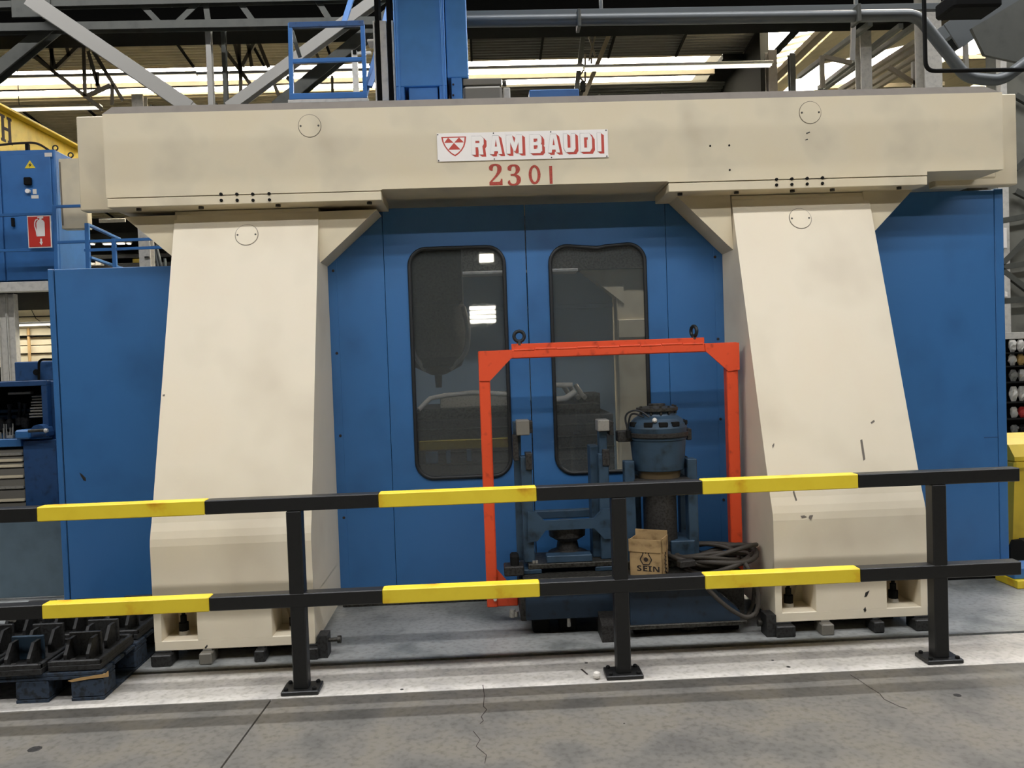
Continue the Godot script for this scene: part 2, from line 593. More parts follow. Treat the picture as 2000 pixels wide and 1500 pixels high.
func hall() -> void:
	var f := S("floor", slab([-24, 15, 22, 15, 22, -46, -24, -46], -0.03, 0.3), "black_matt")
	# front slabs with a joint between them, the pale strip along the fence, the machine foundation
	part(f, "floor_slab", slab([-24, 15, -1.992, 15, -1.0955, -4.055, -24, -4.055], 0.0, 0.028), "concrete")
	part(f, "floor_slab", slab([-1.982, 15, 22, 15, 22, -4.04, -1.0865, -4.055], 0.0, 0.028), "concrete")
	part(f, "floor_strip", slab([-24, -4.058, -1.0865, -4.058, 22, -4.043, 22, -4.475, -24, -4.475], 0.001, 0.028), "concrete_light")
	part(f, "foundation_slab", slab([-24, -4.495, 22, -4.495, 22, -46, -24, -46], 0.006, 0.034), "concrete_blue")
	crack(f, [Vector3(-0.056, 0.0, -4.106), Vector3(-0.049, 0.0, -3.978), Vector3(-0.054, 0.0, -3.848), Vector3(-0.038, 0.0, -3.812), Vector3(-0.064, 0.0, -3.737), Vector3(-0.054, 0.0, -3.693), Vector3(-0.07, 0.0, -3.663)], 0.004)
	crack(f, [Vector3(-0.099, 0.0, -3.595), Vector3(-0.068, 0.0, -3.508), Vector3(-0.085, 0.0, -3.448), Vector3(-0.042, 0.0, -3.367), Vector3(-0.049, 0.0, -3.294)], 0.003)
	crack(f, [Vector3(1.765, 0.0, -4.01), Vector3(1.779, 0.0, -3.93), Vector3(1.784, 0.0, -3.865), Vector3(1.799, 0.0, -3.772), Vector3(1.789, 0.0, -3.708), Vector3(1.817, 0.0, -3.626), Vector3(1.839, 0.0, -3.596)], 0.004)
	crack(f, [Vector3(0.455, 0.0, -4.254), Vector3(0.479, 0.0, -4.174)], 0.012)
	for c in [[Vector3(2.135, 0.0, -3.713), 0.018], [Vector3(-2.006, 0.0, -3.635), 0.03], [Vector3(1.507, 0.0, -4.147), 0.012], [Vector3(0.584, 0.0, -4.67), 0.03], [Vector3(0.492, 0.0, -4.337), 0.01], [Vector3(0.567, 0.0, -3.595), 0.004], [Vector3(1.46, 0.0, -4.247), 0.008], [Vector3(-0.459, -0.0, -4.098), 0.01]]:
		var g := G.new()
		g.lathe(c[0] + Vector3(0, 0.0002, 0), Vector3.UP, [Vector2(c[1], 0), Vector2(c[1] * 0.9, 0.0015)], 9)
		part(f, "stain", g, "iron")
	var b := G.new()
	var c0 := Vector3(0.518, 0.0, -4.114)
	b.lathe(c0 + Vector3(0, 0.002, 0), Vector3.UP, [Vector2(0.006, 0), Vector2(0.017, 0.006), Vector2(0.02, 0.018), Vector2(0.016, 0.031), Vector2(0.005, 0.037)], 12)
	one("paper_ball", "small crumpled whitish ball on the floor left of the middle fence post", "litter", b, "paper")
	# walls with thickness; the front one, behind the camera, has a louvred window
	S("wall_left", box(-24.3, -24, -0.3, 11, -46, 15), "grey_wall")
	S("wall_right", box(22, 22.3, -0.3, 14, -46, 15), "grey_wall")
	S("wall_back", box(-24.3, 22.3, -0.3, 14, -46.3, -46), "hall_wall")
	var w := G.new()
	w.bx(-24.3, -0.33, -0.3, 11, 15, 15.3)
	w.bx(0.45, 22.3, -0.3, 11, 15, 15.3)
	w.bx(-0.33, 0.45, -0.3, 2.76, 15, 15.3)
	w.bx(-0.33, 0.45, 3.34, 4.69, 15, 15.3)
	w.bx(-0.33, 0.03, 4.69, 4.96, 15, 15.3)
	w.bx(-0.33, 0.45, 4.96, 11, 15, 15.3)
	S("wall_front", w, "grey_wall")
	var fr := G.new()
	for k in 5:
		fr.bx(-0.33, 0.45, 2.76 + 0.138 * k, 2.81 + 0.138 * k, 15.05, 15.12)
	var win := S("window_1", fr, "white_steel")
	part(win, "pane", box(0.03, 0.45, 4.69, 4.96, 15.15, 15.16, 0.0), "window_glass")
	part(win, "pane", box(-0.33, 0.45, 2.76, 3.34, 15.15, 15.16, 0.0), "window_glass")


func ribbed(g: G, x0: float, x1: float, a: Vector2, b: Vector2, pitch: float, deep: float) -> void:
	# trapezoid-ribbed sheet between (z, y) points a and b, ribs running along x
	var d := (b - a).normalized()
	var nn := Vector2(-d.y, d.x)
	if nn.y > 0:
		nn = -nn
	var L := a.distance_to(b)
	var k := int(L / pitch)
	var pts := []
	for i in k + 1:
		for q in [[0.0, 0.0], [0.35, 0.0], [0.5, 1.0], [0.85, 1.0]]:
			var s: float = (i + q[0]) * pitch
			if s <= L:
				pts.append(a + d * s + nn * deep * q[1])
	pts.append(b)
	for i in pts.size() - 1:
		var p: Vector2 = pts[i]
		var q: Vector2 = pts[i + 1]
		g.quad(Vector3(x0, p.y, p.x), Vector3(x0, q.y, q.x), Vector3(x1, q.y, q.x), Vector3(x1, p.y, p.x))
		g.quad(Vector3(x0, p.y + 0.06, p.x), Vector3(x1, p.y + 0.06, p.x), Vector3(x1, q.y + 0.06, q.x), Vector3(x0, q.y + 0.06, q.x))


func roof() -> void:
	# y = 11.4 + 0.14 z over the left and middle; right bay rises to the right, y = 6.7 + 0.2 x
	var g := G.new()
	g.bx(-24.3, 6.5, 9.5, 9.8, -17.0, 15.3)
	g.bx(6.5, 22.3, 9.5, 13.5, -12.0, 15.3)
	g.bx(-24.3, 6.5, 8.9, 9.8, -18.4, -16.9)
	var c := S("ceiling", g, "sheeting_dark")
	var yl := func(z: float) -> float: return 11.4 + 0.14 * z
	# sheets of the left bay: 14 beside each other above and below the rooflight, the last six dark
	var xs := -16.0
	while xs < 6.4:
		var x1 := minf(xs + 1.6, 6.5)
		var m := "sheeting" if xs < -1.0 else "sheeting_dark"
		var r := G.new()
		ribbed(r, xs, x1, Vector2(-18.3, yl.call(-18.3)), Vector2(-19.55, yl.call(-19.55)), 0.12, 0.03)
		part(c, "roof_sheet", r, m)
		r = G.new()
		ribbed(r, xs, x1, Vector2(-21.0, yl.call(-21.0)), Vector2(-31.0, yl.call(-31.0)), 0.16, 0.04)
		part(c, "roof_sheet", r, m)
		r = G.new()
		r.bar(Vector3(x1, yl.call(-18.4) - 0.05, -18.4), Vector3(x1, yl.call(-19.55) - 0.05, -19.55), 0.05, 0.05)
		r.bar(Vector3(x1, yl.call(-21.1) - 0.2, -21.1), Vector3(x1, yl.call(-31.0) - 0.1, -31.0), 0.05, 0.05)
		part(c, "roof_purlin", r, "dark")
		xs += 1.6
	part(c, "roof_sheet", box(-24.3, -16, 6.6, 9.4, -46, -18.3), "sheeting_dark")
	part(c, "roof_sheet", box(5.9, 6.6, 8.5, 8.62, -21.1, -19.5), "dark")
	part(c, "roof_end", box(-24.3, 22.3, 6.0, 7.4, -46, -30.9), "sheeting_dark")
	# rooflight panes, a purlin across their middle
	xs = -16.0
	var k := 1
	while xs < 5.8:
		var r := G.new()
		r.quad(Vector3(xs, yl.call(-21.0), -21.0), Vector3(minf(xs + 3.2, 5.9), yl.call(-21.0), -21.0), Vector3(minf(xs + 3.2, 5.9), yl.call(-19.55), -19.55), Vector3(xs, yl.call(-19.55), -19.55))
		part(S("window_%d" % (k + 1), box(xs, minf(xs + 3.2, 5.9), yl.call(-19.56) - 0.05, yl.call(-19.56), -19.6, -19.56), "truss_brown"), "pane", r, "skylight")
		xs += 3.2
		k += 1
	part(c, "roof_purlin", box(-16, 5.9, yl.call(-20.25) - 0.16, yl.call(-20.25) - 0.05, -20.32, -20.2), "truss_brown")
	# right bay: dark valley gutter, strip of rooflight along z, sheets above it
	var yr := func(x: float) -> float: return 6.7 + 0.2 * x
	var ex := Vector3(1, 0.2, 0)
	for s in [[6.45, 6.62, "dark"], [7.52, 22.3, "sheeting"]]:
		var r := G.new()
		if s[1] < 7.0:
			r.prism(V2([s[0], 12, s[1], 12, s[1], 46, s[0], 46]), Vector3(0, 6.75, 0), ex, Vector3(0, 0, -1), 0.05)
			part(c, "roof_sheet", r, s[2])
			continue
		# sheets with four rooflights cut out of them, in z bands
		var z0 := 12.0
		for band in [[12.0, 19.6, []], [19.6, 22.2, [[8.0, 10.4], [12.3, 14.2]]], [22.2, 26.0, []], [26.0, 29.0, [[9.0, 12.0], [16.0, 19.0]]], [29.0, 46.0, []]]:
			var x: float = s[0]
			for h in band[2] + [[22.3, 22.3]]:
				r = G.new()
				r.prism(V2([x, band[0], h[0], band[0], h[0], band[1], x, band[1]]), Vector3(0, 6.75, 0), ex, Vector3(0, 0, -1), 0.05)
				part(c, "roof_sheet", r, s[2])
				if h[1] < 22.0:
					r = G.new()
					r.quad(Vector3(h[0], yr.call(h[0]), -band[1]), Vector3(h[1], yr.call(h[1]), -band[1]), Vector3(h[1], yr.call(h[1]), -band[0]), Vector3(h[0], yr.call(h[0]), -band[0]))
					k += 1
					part(S("window_%d" % k, box(h[0], h[1], yr.call(h[0]) - 0.3, yr.call(h[0]) - 0.2, -21.0, -20.9), "truss_brown"), "pane", r, "skylight")
				x = h[1]
	var strip := G.new()
	strip.quad(Vector3(6.6, yr.call(6.6), -30), Vector3(7.55, yr.call(7.55), -30), Vector3(7.55, yr.call(7.55), -14), Vector3(6.6, yr.call(6.6), -14))
	var bars_ := G.new()
	for i in 40:
		bars_.bar(Vector3(6.6, yr.call(6.6) + 0.05, -14 - i * 0.4), Vector3(7.55, yr.call(7.55) + 0.05, -14 - i * 0.4), 0.03, 0.05, Vector3.UP)
	part(S("window_%d" % (k + 1), bars_, "truss_brown"), "pane", strip, "skylight")
	part(c, "roof_purlin", bars([[Vector3(7.02, yr.call(7.02) - 0.15, -14), Vector3(7.02, yr.call(7.02) - 0.15, -30)]], 0.2, 0.12), "truss_brown")
	part(c, "roof_sheet", box(6.5, 7.6, 8.0, 8.4, -14, -12), "sheeting_dark")
	part(c, "roof_sheet", box(6.5, 7.6, 8.0, 8.4, -46, -30), "sheeting_dark")
	part(c, "roof_end", box(6.5, 22.3, 8.0, 13.5, -46.0, -45.9), "sheeting_dark")
	part(c, "roof_end", box(6.4, 6.6, 7.0, 9.6, -46.0, -18.4), "dark")


func member(t: Node3D, called: String, a: Vector3, b: Vector3, w: float, m: String, kind := "angle") -> void:
	var g := G.new()
	if kind == "angle":
		g.angle(a, b, w)
	elif kind == "i":
		g.ibeam(a, b, w, w * 1.3)
	else:
		g.bar(a, b, w, w)
	part(t, called, g, m)


func roof_steel() -> void:
	# lattice girder across the hall behind the machine
	var t := T("lattice_girder", "grey steel lattice girder crossing the hall above the machine's left half", "girder", Vector3(-3.346, 5.249, -9.0))
	member(t, "chord", Vector3(-5.24, 5.516, -9.0), Vector3(-0.064, 5.527, -9.0), 0.07, "truss", "i")
	member(t, "chord", Vector3(-5.252, 5.278, -9.0), Vector3(-0.073, 5.262, -9.0), 0.085, "truss", "i")
	for b in [[Vector3(-3.502, 5.551, -9.0), Vector3(-3.269, 5.29, -9.0)], [Vector3(-2.465, 5.552, -9.0), Vector3(-2.288, 5.286, -9.0)], [Vector3(-1.635, 5.547, -9.0), Vector3(-1.483, 5.285, -9.0)], [Vector3(-2.841, 5.538, -9.0), Vector3(-3.12, 5.287, -9.0)]]:
		member(t, "diagonal", b[0], b[1], 0.06, "truss")
	member(t, "post", Vector3(-2.797, 5.564, -9.0), Vector3(-2.768, 5.258, -9.0), 0.06, "truss")
	var g := G.new()
	g.bar(Vector3(-4.578, 5.577, -8.95), Vector3(-4.578, 5.371, -8.95), 0.4, 0.02)
	part(t, "gusset_plate", g, "truss")
	t = T("roof_brace", "long pale sloping steel brace coming down to the beam's left end", "brace", Vector3(-2.942, 4.363, -8.8))
	g = G.new()
	g.ibeam(Vector3(-4.492, 5.474, -8.8), Vector3(-2.918, 4.33, -8.8), 0.15, 0.16)
	part(t, "beam", g, "truss_light")
	t = T("roof_brace", "grey sloping steel brace running down to the left edge of the picture", "brace", Vector3(-5.017, 4.817, -9.1))
	g = G.new()
	g.ibeam(Vector3(-4.391, 5.353, -9.1), Vector3(-5.237, 4.703, -9.1), 0.13, 0.14)
	part(t, "beam", g, "truss")
	t = T("roof_brace", "light grey sloping steel brace behind the blue guardrail", "brace", Vector3(-2.553, 4.414, -9.0))
	g = G.new()
	g.ibeam(Vector3(-0.897, 5.565, -9.0), Vector3(-2.591, 4.393, -9.0), 0.11, 0.12)
	part(t, "beam", g, "truss_light")
	t = T("roof_brace", "darker grey sloping steel brace to the right behind the blue guardrail", "brace", Vector3(-2.072, 4.569, -9.4))
	g = G.new()
	g.ibeam(Vector3(-0.667, 5.667, -9.4), Vector3(-2.188, 4.504, -9.4), 0.13, 0.14)
	part(t, "beam", g, "truss")
	t = T("steel_post", "light steel post standing left of centre between the two sloping braces", "post", Vector3(-2.815, 4.451, -9.1))
	member(t, "post", Vector3(-2.804, 5.288, -9.1), Vector3(-2.811, 0.006, -9.1), 0.055, "truss_light", "i")
	t = T("steel_post", "thin grey steel post just right of the light one", "post", Vector3(-2.721, 4.509, -9.3))
	member(t, "post", Vector3(-2.705, 5.365, -9.3), Vector3(-2.718, 0.006, -9.3), 0.045, "truss", "i")
	# dark crane girder behind it
	t = T("runway_girder", "dark deep girder running the whole width under the roof", "girder", Vector3(-1.659, 6.568, -12.5))
	g = G.new()
	g.bx(-14, 7.9, 6.542, 6.542 + 1.1, -12.7, -12.4, 0.01)
	part(t, "web", g, "dark")
	g = G.new()
	g.bx(-14, 7.9, 6.542 - 0.02, 6.542 + 0.02, -12.8, -12.3, 0.005)
	part(t, "flange", g, "dark")
	# roof trusses seen beyond, running away from the camera
	for q in [["brownish roof truss over the yellow girder, left of the long brace", -13.3, [[Vector3(-6.847, 6.636, -13.3), Vector3(-5.792, 5.75, -13.3)], [Vector3(-6.563, 6.827, -13.3), Vector3(-6.483, 6.392, -13.3)], [Vector3(-6.515, 6.842, -13.3), Vector3(-6.539, 6.369, -13.3)], [Vector3(-6.482, 6.415, -13.3), Vector3(-6.096, 6.77, -13.3)], [Vector3(-6.033, 6.769, -13.3), Vector3(-6.049, 5.962, -13.3)], [Vector3(-5.968, 6.657, -13.3), Vector3(-5.831, 6.084, -13.3)], [Vector3(-5.89, 6.655, -13.3), Vector3(-5.47, 5.885, -13.3)], [Vector3(-6.017, 5.977, -13.3), Vector3(-5.656, 6.127, -13.3)], [Vector3(-5.842, 6.338, -13.3), Vector3(-5.853, 6.116, -13.3)], [Vector3(-5.624, 6.135, -13.3), Vector3(-5.639, 5.818, -13.3)], [Vector3(-6.306, 6.806, -13.3), Vector3(-6.262, 6.584, -13.3)]]],
			["brownish roof truss behind the two thin posts", -13.5, [[Vector3(-4.123, 6.996, -13.5), Vector3(-3.516, 6.127, -13.5)], [Vector3(-3.8, 7.005, -13.5), Vector3(-3.681, 6.422, -13.5)], [Vector3(-3.687, 7.019, -13.5), Vector3(-3.695, 6.455, -13.5)], [Vector3(-3.575, 7.001, -13.5), Vector3(-3.502, 6.434, -13.5)], [Vector3(-3.664, 6.438, -13.5), Vector3(-3.436, 6.853, -13.5)], [Vector3(-3.68, 6.438, -13.5), Vector3(-3.701, 5.954, -13.5)], [Vector3(-3.417, 6.917, -13.5), Vector3(-3.236, 6.412, -13.5)], [Vector3(-3.202, 6.266, -13.5), Vector3(-3.072, 5.89, -13.5)], [Vector3(-2.959, 6.26, -13.5), Vector3(-2.726, 6.012, -13.5)]]]]:
		t = T("roof_truss", q[0], "truss", Vector3(0, 6, q[1]))
		for b in q[2]:
			member(t, "strut", b[0], b[1], 0.058, "truss_brown")
	for q in [[Vector3(-2.894, 7.558, -15.0), Vector3(-2.667, 6.96, -15.0), "dark thin roof strut behind the guardrail's top opening"], [Vector3(-2.487, 6.938, -15.0), Vector3(-2.493, 6.342, -15.0), "thin dark strut across the rooflight inside the guardrail"]]:
		t = T("roof_strut", q[2], "strut", q[1])
		member(t, "strut", q[0], q[1], 0.05, "truss_brown")
	t = T("roof_truss", "narrow pair of truss legs in front of the rooflight right of the blue ram", "truss", Vector3(1.878, 6.135, -14.5))
	member(t, "chord", Vector3(2.5, 7.425, -14.5), Vector3(1.903, 6.082, -14.5), 0.075, "truss_brown")
	member(t, "chord", Vector3(1.982, 7.4, -14.5), Vector3(1.801, 6.243, -14.5), 0.08, "truss")
	for b in [[Vector3(2.046, 7.188, -14.5), Vector3(2.151, 6.834, -14.5)], [Vector3(2.183, 7.273, -14.5), Vector3(2.032, 6.749, -14.5)], [Vector3(1.863, 6.488, -14.5), Vector3(1.974, 6.354, -14.5)], [Vector3(1.984, 6.662, -14.5), Vector3(1.863, 6.506, -14.5)], [Vector3(2.079, 6.818, -14.5), Vector3(2.075, 6.704, -14.5)], [Vector3(1.974, 6.882, -14.5), Vector3(1.958, 6.398, -14.5)]]:
		member(t, "strut", b[0], b[1], 0.03, "truss_brown")
	t = T("junction_box", "small dark box on the truss legs in front of the rooflight", "box", Vector3(1.885, 6.174, -14.4))
	part(t, "case", box(1.853, 1.933, 6.191, 6.349, -14.4, -14.3), "dark")
	# duct and bent pipe at the upper right
	t = T("square_duct", "grey square duct running across the upper right, above the bent pipe", "duct", Vector3(2.298, 4.797, -7.75))
	part(t, "duct", bars([[Vector3(-0.061, 4.807, -7.75), Vector3(4.487, 4.791, -7.75)]], 0.06, 0.06), "pipe")
	for x in [1.2, 3.6]:
		part(t, "hanger", box(x, x + 0.03, 4.797, 9.5, -7.77, -7.73), "pipe")
	t = T("pipe", "thick grey pipe that bends down to the beam's right end", "pipe", Vector3(4.519, 3.984, -7.42))
	g = G.new()
	g.tube(_bend([Vector3(-0.061, 4.618, -7.42), Vector3(4.022, 4.589, -7.42), Vector3(4.463, 4.022, -7.42), Vector3(4.779, 3.987, -7.42), Vector3(5.187, 4.267, -7.42)], 0.1), 0.052, 14)
	part(t, "pipe", g, "pipe")
	for b in [[Vector3(0.958, 4.525, -7.42), Vector3(0.963, 4.678, -7.42)], [Vector3(3.459, 4.518, -7.42), Vector3(3.463, 4.673, -7.42)]]:
		g = G.new()
		g.bx(b[0].x - 0.015, b[0].x + 0.015, b[0].y, b[1].y, -7.5, -7.34)
		part(t, "clamp", g, "truss")
	t = T("conduit", "thin black bent conduit in front of the grey pipe, upper right", "conduit", Vector3(4.021, 3.804, -6.6))
	g = G.new()
	g.tube(_bend([Vector3(3.633, 4.502, -6.6), Vector3(3.635, 3.817, -6.6), Vector3(4.696, 3.809, -6.6)], 0.08), 0.017, 10)
	part(t, "tube", g, "black_matt")
	t = T("wall_bracket", "big grey sloping steel arm in the top right corner", "bracket", Vector3(4.864, 4.558, -7.5))
	g = G.new()
	g.ibeam(Vector3(4.784, 4.556, -7.8), Vector3(5.563, 5.05, -7.8), 0.28, 0.22)
	part(t, "arm", g, "pipe")
	g = G.new()
	g.plate(V2([0, 0, 0.55, 0.3, 0.55, -0.35, 0.12, -0.25]), 0, 0.04)
	t.position = Vector3(4.689, 4.572, -7.7)
	var o := part(t, "plate", g, "truss")
	o.position = Vector3.ZERO
	o.mesh = g.mesh(Vector3.ZERO)
	t = T("floodlight", "dark floodlight hanging under the roof at the top right", "light", Vector3(4.275, 4.454, -7.0))
	part(t, "case", box(4.053, 4.476, 4.445, 4.583, -7.2, -6.9, 0.02), "black_matt")
	# columns and the long trays that run away under the right bay
	for q in [[Vector3(6.121, 5.443, -13.0), Vector3(6.302, 5.438, -13.0), Vector3(6.152, 6.775, -13.0), "beige steel column with a bright left edge, right of the striped rooflight", "white_steel"], [Vector3(5.187, 5.923, -14.5), Vector3(5.342, 5.92, -14.5), Vector3(5.202, 6.483, -14.5), "beige steel column under the foot of the striped rooflight", "taupe"], [Vector3(5.377, 5.766, -14.0), Vector3(5.473, 5.764, -14.0), Vector3(5.389, 6.238, -14.0), "grey steel post right of the rooflight foot", "truss"], [Vector3(6.325, 4.98, -11.5), Vector3(6.573, 4.974, -11.5), Vector3(6.352, 6.303, -11.5), "broad beige column behind the black conduit", "white_steel"], [Vector3(6.728, 4.892, -10.5), Vector3(6.808, 4.89, -10.5), Vector3(6.741, 5.592, -10.5), "beige column at the far right beside the grey arm", "white_steel"]]:
		var a: Vector3 = q[0]
		var b: Vector3 = q[1]
		var top: Vector3 = q[2]
		var z := a.z
		t = T("steel_column", q[3], "column", Vector3((a.x + b.x) / 2, 0, z))
		g = G.new()
		var w := b.x - a.x
		g.bx(a.x, b.x, 0.006, top.y + 0.4, z - 0.02, z)
		g.bx(a.x, b.x, 0.006, top.y + 0.4, z - w - 0.02, z - w)
		g.bx((a.x + b.x) / 2 - 0.01, (a.x + b.x) / 2 + 0.01, 0.006, top.y + 0.4, z - w, z - 0.01)
		part(t, "shaft", g, q[4])
	for q in [["bundle of brown cable trays running away at a slant, upper right", [[Vector3(7.276, 6.4, -11.916), Vector3(6.974, 6.4, -15.484)], [Vector3(7.46, 6.4, -12.069), Vector3(7.225, 6.4, -15.563)], [Vector3(7.626, 6.4, -12.114), Vector3(7.423, 6.4, -15.608)], [Vector3(7.093, 6.4, -11.837), Vector3(6.794, 6.4, -15.294)]], "truss_brown"],
			["pair of grey beams running away at a slant right of the striped rooflight", [[Vector3(6.642, 6.4, -12.286), Vector3(6.446, 6.4, -15.386)], [Vector3(5.908, 6.4, -12.211), Vector3(5.718, 6.4, -14.5)], [Vector3(6.422, 6.4, -12.313), Vector3(6.348, 6.4, -15.147)]], "truss"]]:
		t = T("cable_tray", q[0], "tray", Vector3(7, 5, -11))
		for b in q[1]:
			member(t, "tray", b[0], b[1], 0.075, q[2], "bar")
	for q in [[Vector3(5.564, 6.308, -12.0), Vector3(5.537, 5.793, -12.0), "pale hanger strut left of the beige column"], [Vector3(5.086, 5.877, -12.0), Vector3(5.089, 5.406, -12.0), "short strut between the slanting beams"], [Vector3(6.446, 5.758, -12.0), Vector3(6.445, 5.374, -12.0), "thin light post left of the broad column"], [Vector3(7.22, 6.037, -12.0), Vector3(7.227, 5.622, -12.0), "thin light post in front of the right rooflight"], [Vector3(6.065, 5.693, -12.0), Vector3(6.544, 5.386, -12.0), "sloping thin brace under the cable trays"], [Vector3(5.116, 5.862, -12.0), Vector3(5.521, 5.764, -12.0), "thin brace between the hanger struts"]]:
		t = T("roof_strut", q[2], "strut", q[1])
		member(t, "strut", q[0], q[1], 0.06, "truss_light" if "light" in q[2] or "pale" in q[2] else "truss_brown")


func _bend(p: Array, r: float) -> Array:
	# a path with its corners rounded
	var out := [p[0]]
	for i in range(1, p.size() - 1):
		var a: Vector3 = p[i] + (p[i - 1] - p[i]).normalized() * r
		var b: Vector3 = p[i] + (p[i + 1] - p[i]).normalized() * r
		for k in 7:
			var t := k / 6.0
			out.append(a.lerp(p[i], t).lerp((p[i] as Vector3).lerp(b, t), t))
	out.append(p[-1])
	return out


func far_left() -> void:
	# raised platform with the electrical cabinet
	var t := T("platform", "raised white-edged platform that carries the blue electrical cabinet at the left", "platform", Vector3(-5.785, 2.704, -10.7))
	part(t, "edge_beam", box(-9.0, -5.434, 2.697, 2.819, -10.85, -10.7), "white_steel")
	part(t, "deck", box(-9.0, -4.927, 2.716, 2.806, -14.0, -10.86), "dark")
	for q in [[3, 12], [15, 28]]:
		pass
	for b in [[Vector3(-6.197, 1.604, -10.9), Vector3(-6.082, 2.573, -10.9)], [Vector3(-6.106, 1.6, -10.9), Vector3(-5.985, 2.57, -10.9)]]:
		var g := G.new()
		g.ibeam(Vector3((b[0].x + b[1].x) / 2, 0.006, -10.95), Vector3((b[0].x + b[1].x) / 2, b[1].y + 0.12, -10.95), absf(b[1].x - b[0].x) * 0.8, 0.12, Vector3(1, 0, 0))
		part(t, "post", g, "white_steel")
	var zc := -11.2
	t = T("electrical_cabinet", "tall blue electrical cabinet with a yellow warning triangle on the raised platform", "cabinet", Vector3(-5.983, 2.888, -11.2))
	var y0 := 2.867
	var y1 := 4.596
	var xr := -5.522
	part(t, "body", box(-9.5, xr, y0, y1, -12.0, zc, 0.015), "blue_bright")
	var d := part(t, "door", box(-6.209, -5.575, y0 + 0.02, y1 - 0.06, zc, zc + 0.025, 0.008), "blue_bright")
	part(t, "door", box(-9.4, -6.229, y0 + 0.02, y1 - 0.06, zc, zc + 0.025, 0.008), "blue_bright")
	var zf := zc + 0.025
	var g := G.new()
	g.plate([-5.905, 4.349, -5.766, 4.351, -5.834, 4.453], zf + 0.004, 0.004)
	part(d, "warning_sign", g, "yellow")
	g = G.new()
	g.plate([-5.822, 4.42, -5.857, 4.387, -5.837, 4.387, -5.845, 4.36, -5.81, 4.399, -5.83, 4.4], zf + 0.006, 0.002)
	part(d, "lightning_symbol", g, "ink")
	part(d, "switch", box(-5.907, -5.815, 4.127, 4.227, zf, zf + 0.05, 0.01), "black_matt")
	g = G.new()
	g.cyl(Vector3(-5.867, 4.047, -11.17), Vector3(-5.867, 4.047, -11.17) + Vector3(0, 0, 0.04), 0.028)
	part(d, "push_button", g, "white")
	for b in [[Vector3(-5.64, 4.495, -11.17), Vector3(-5.545, 4.546, -11.17)], [Vector3(-5.816, 4.012, -11.17), Vector3(-5.767, 4.078, -11.17)], [Vector3(-5.839, 3.953, -11.17), Vector3(-5.745, 3.997, -11.17)]]:
		part(d, "label_plate", box(b[0].x, b[1].x, b[0].y, b[1].y, zf, zf + 0.004), "paper")
	part(d, "handle", box(-6.097, -6.064, 3.592, 3.706, zf, zf + 0.04), "black_matt")
	for b in [Vector3(-5.56, 4.639, -11.3), Vector3(-5.602, 4.669, -11.8)]:
		g = G.new()
		var ring := []
		for k in 14:
			ring.append(b + Vector3(cos(TAU * k / 14), sin(TAU * k / 14), 0) * 0.033)
		g.tube(ring, 0.01, 6, true)
		part(t, "lifting_eye", g, "steel_dark")
	g = G.new()
	g.tube(_bend([Vector3(-6.523, 4.742, -11.5), Vector3(-6.184, 4.768, -11.5), Vector3(-5.899, 4.774, -11.5), Vector3(-5.748, 4.668, -11.5)], 0.1), 0.015, 8)
	part(t, "cable", g, "ink")
	part(t, "cable_gland", box(-6.045, -6.005, y1 - 0.02, 4.757, -11.53, -11.47), "black_matt")
	t = T("control_box", "plain beige box on the right side of the blue electrical cabinet", "box", Vector3(-5.27, 3.508, -11.0))
	part(t, "case", box(-5.384, -5.052, 3.514, 4.422, -11.14, -11.0, 0.01), "cream")
	part(t, "cover_edge", box(-5.371, -5.358, 3.56, 4.376, -11.0, -10.99, 0.0), "taupe")
	# guardrail and stairs
	t = T("guardrail", "blue guardrail with stair rails beside the electrical cabinet", "guardrail", Vector3(-5.286, 2.795, -10.6))
	for b in [[Vector3(-6.183, 3.636, -10.6), Vector3(-5.269, 3.642, -10.6)], [Vector3(-6.205, 3.206, -10.6), Vector3(-5.292, 3.191, -10.6)], [Vector3(-5.271, 3.725, -10.6), Vector3(-4.875, 3.726, -10.6)], [Vector3(-5.275, 3.279, -10.6), Vector3(-3.778, 3.292, -10.6)], [Vector3(-4.921, 3.173, -10.6), Vector3(-3.783, 3.184, -10.6)]]:
		g = G.new()
		g.bar(b[0], b[1], 0.035, 0.03)
		part(t, "rail", g, "blue_bright")
	for b in [[Vector3(-5.258, 3.737, -10.6), Vector3(-5.274, 2.782, -10.6)], [Vector3(-4.873, 3.51, -10.6), Vector3(-4.887, 2.718, -10.6)], [Vector3(-4.555, 3.309, -10.6), Vector3(-4.553, 2.836, -10.6)]]:
		g = G.new()
		g.bar(b[0], b[1], 0.05, 0.04)
		part(t, "post", g, "blue_bright")
	for b in [[Vector3(-4.874, 3.497, -10.6), Vector3(-4.825, 3.427, -11.4)], [Vector3(-4.856, 3.082, -10.6), Vector3(-4.796, 3.028, -11.4)]]:
		g = G.new()
		g.bar(b[0], b[1], 0.05, 0.03)
		part(t, "stair_rail", g, "blue_bright")
	part(t, "base_plate", box(-5.349, -3.803, 2.725, 2.776, -10.68, -10.55), "blue_dark")
	# fire extinguisher sign
	t = T("fire_extinguisher_sign", "red fire extinguisher sign hung on the blue rails in front of the electrical cabinet", "sign", Vector3(-5.44, 3.22, -10.55))
	part(t, "board", box(-5.579, -5.293, 3.214, 3.612, -10.56, -10.55, 0.001), "white")
	part(t, "red_field", box(-5.567, -5.305, 3.227, 3.6, -10.552, -10.546, 0.0), "red_sign")
	g = G.new()
	g.plate([-5.468, 3.353, -5.465, 3.524, -5.445, 3.555, -5.426, 3.561, -5.425, 3.58, -5.45, 3.58, -5.449, 3.593, -5.381, 3.597, -5.375, 3.578, -5.401, 3.573, -5.401, 3.56, -5.383, 3.553, -5.365, 3.527, -5.368, 3.357], -10.543, 0.002)
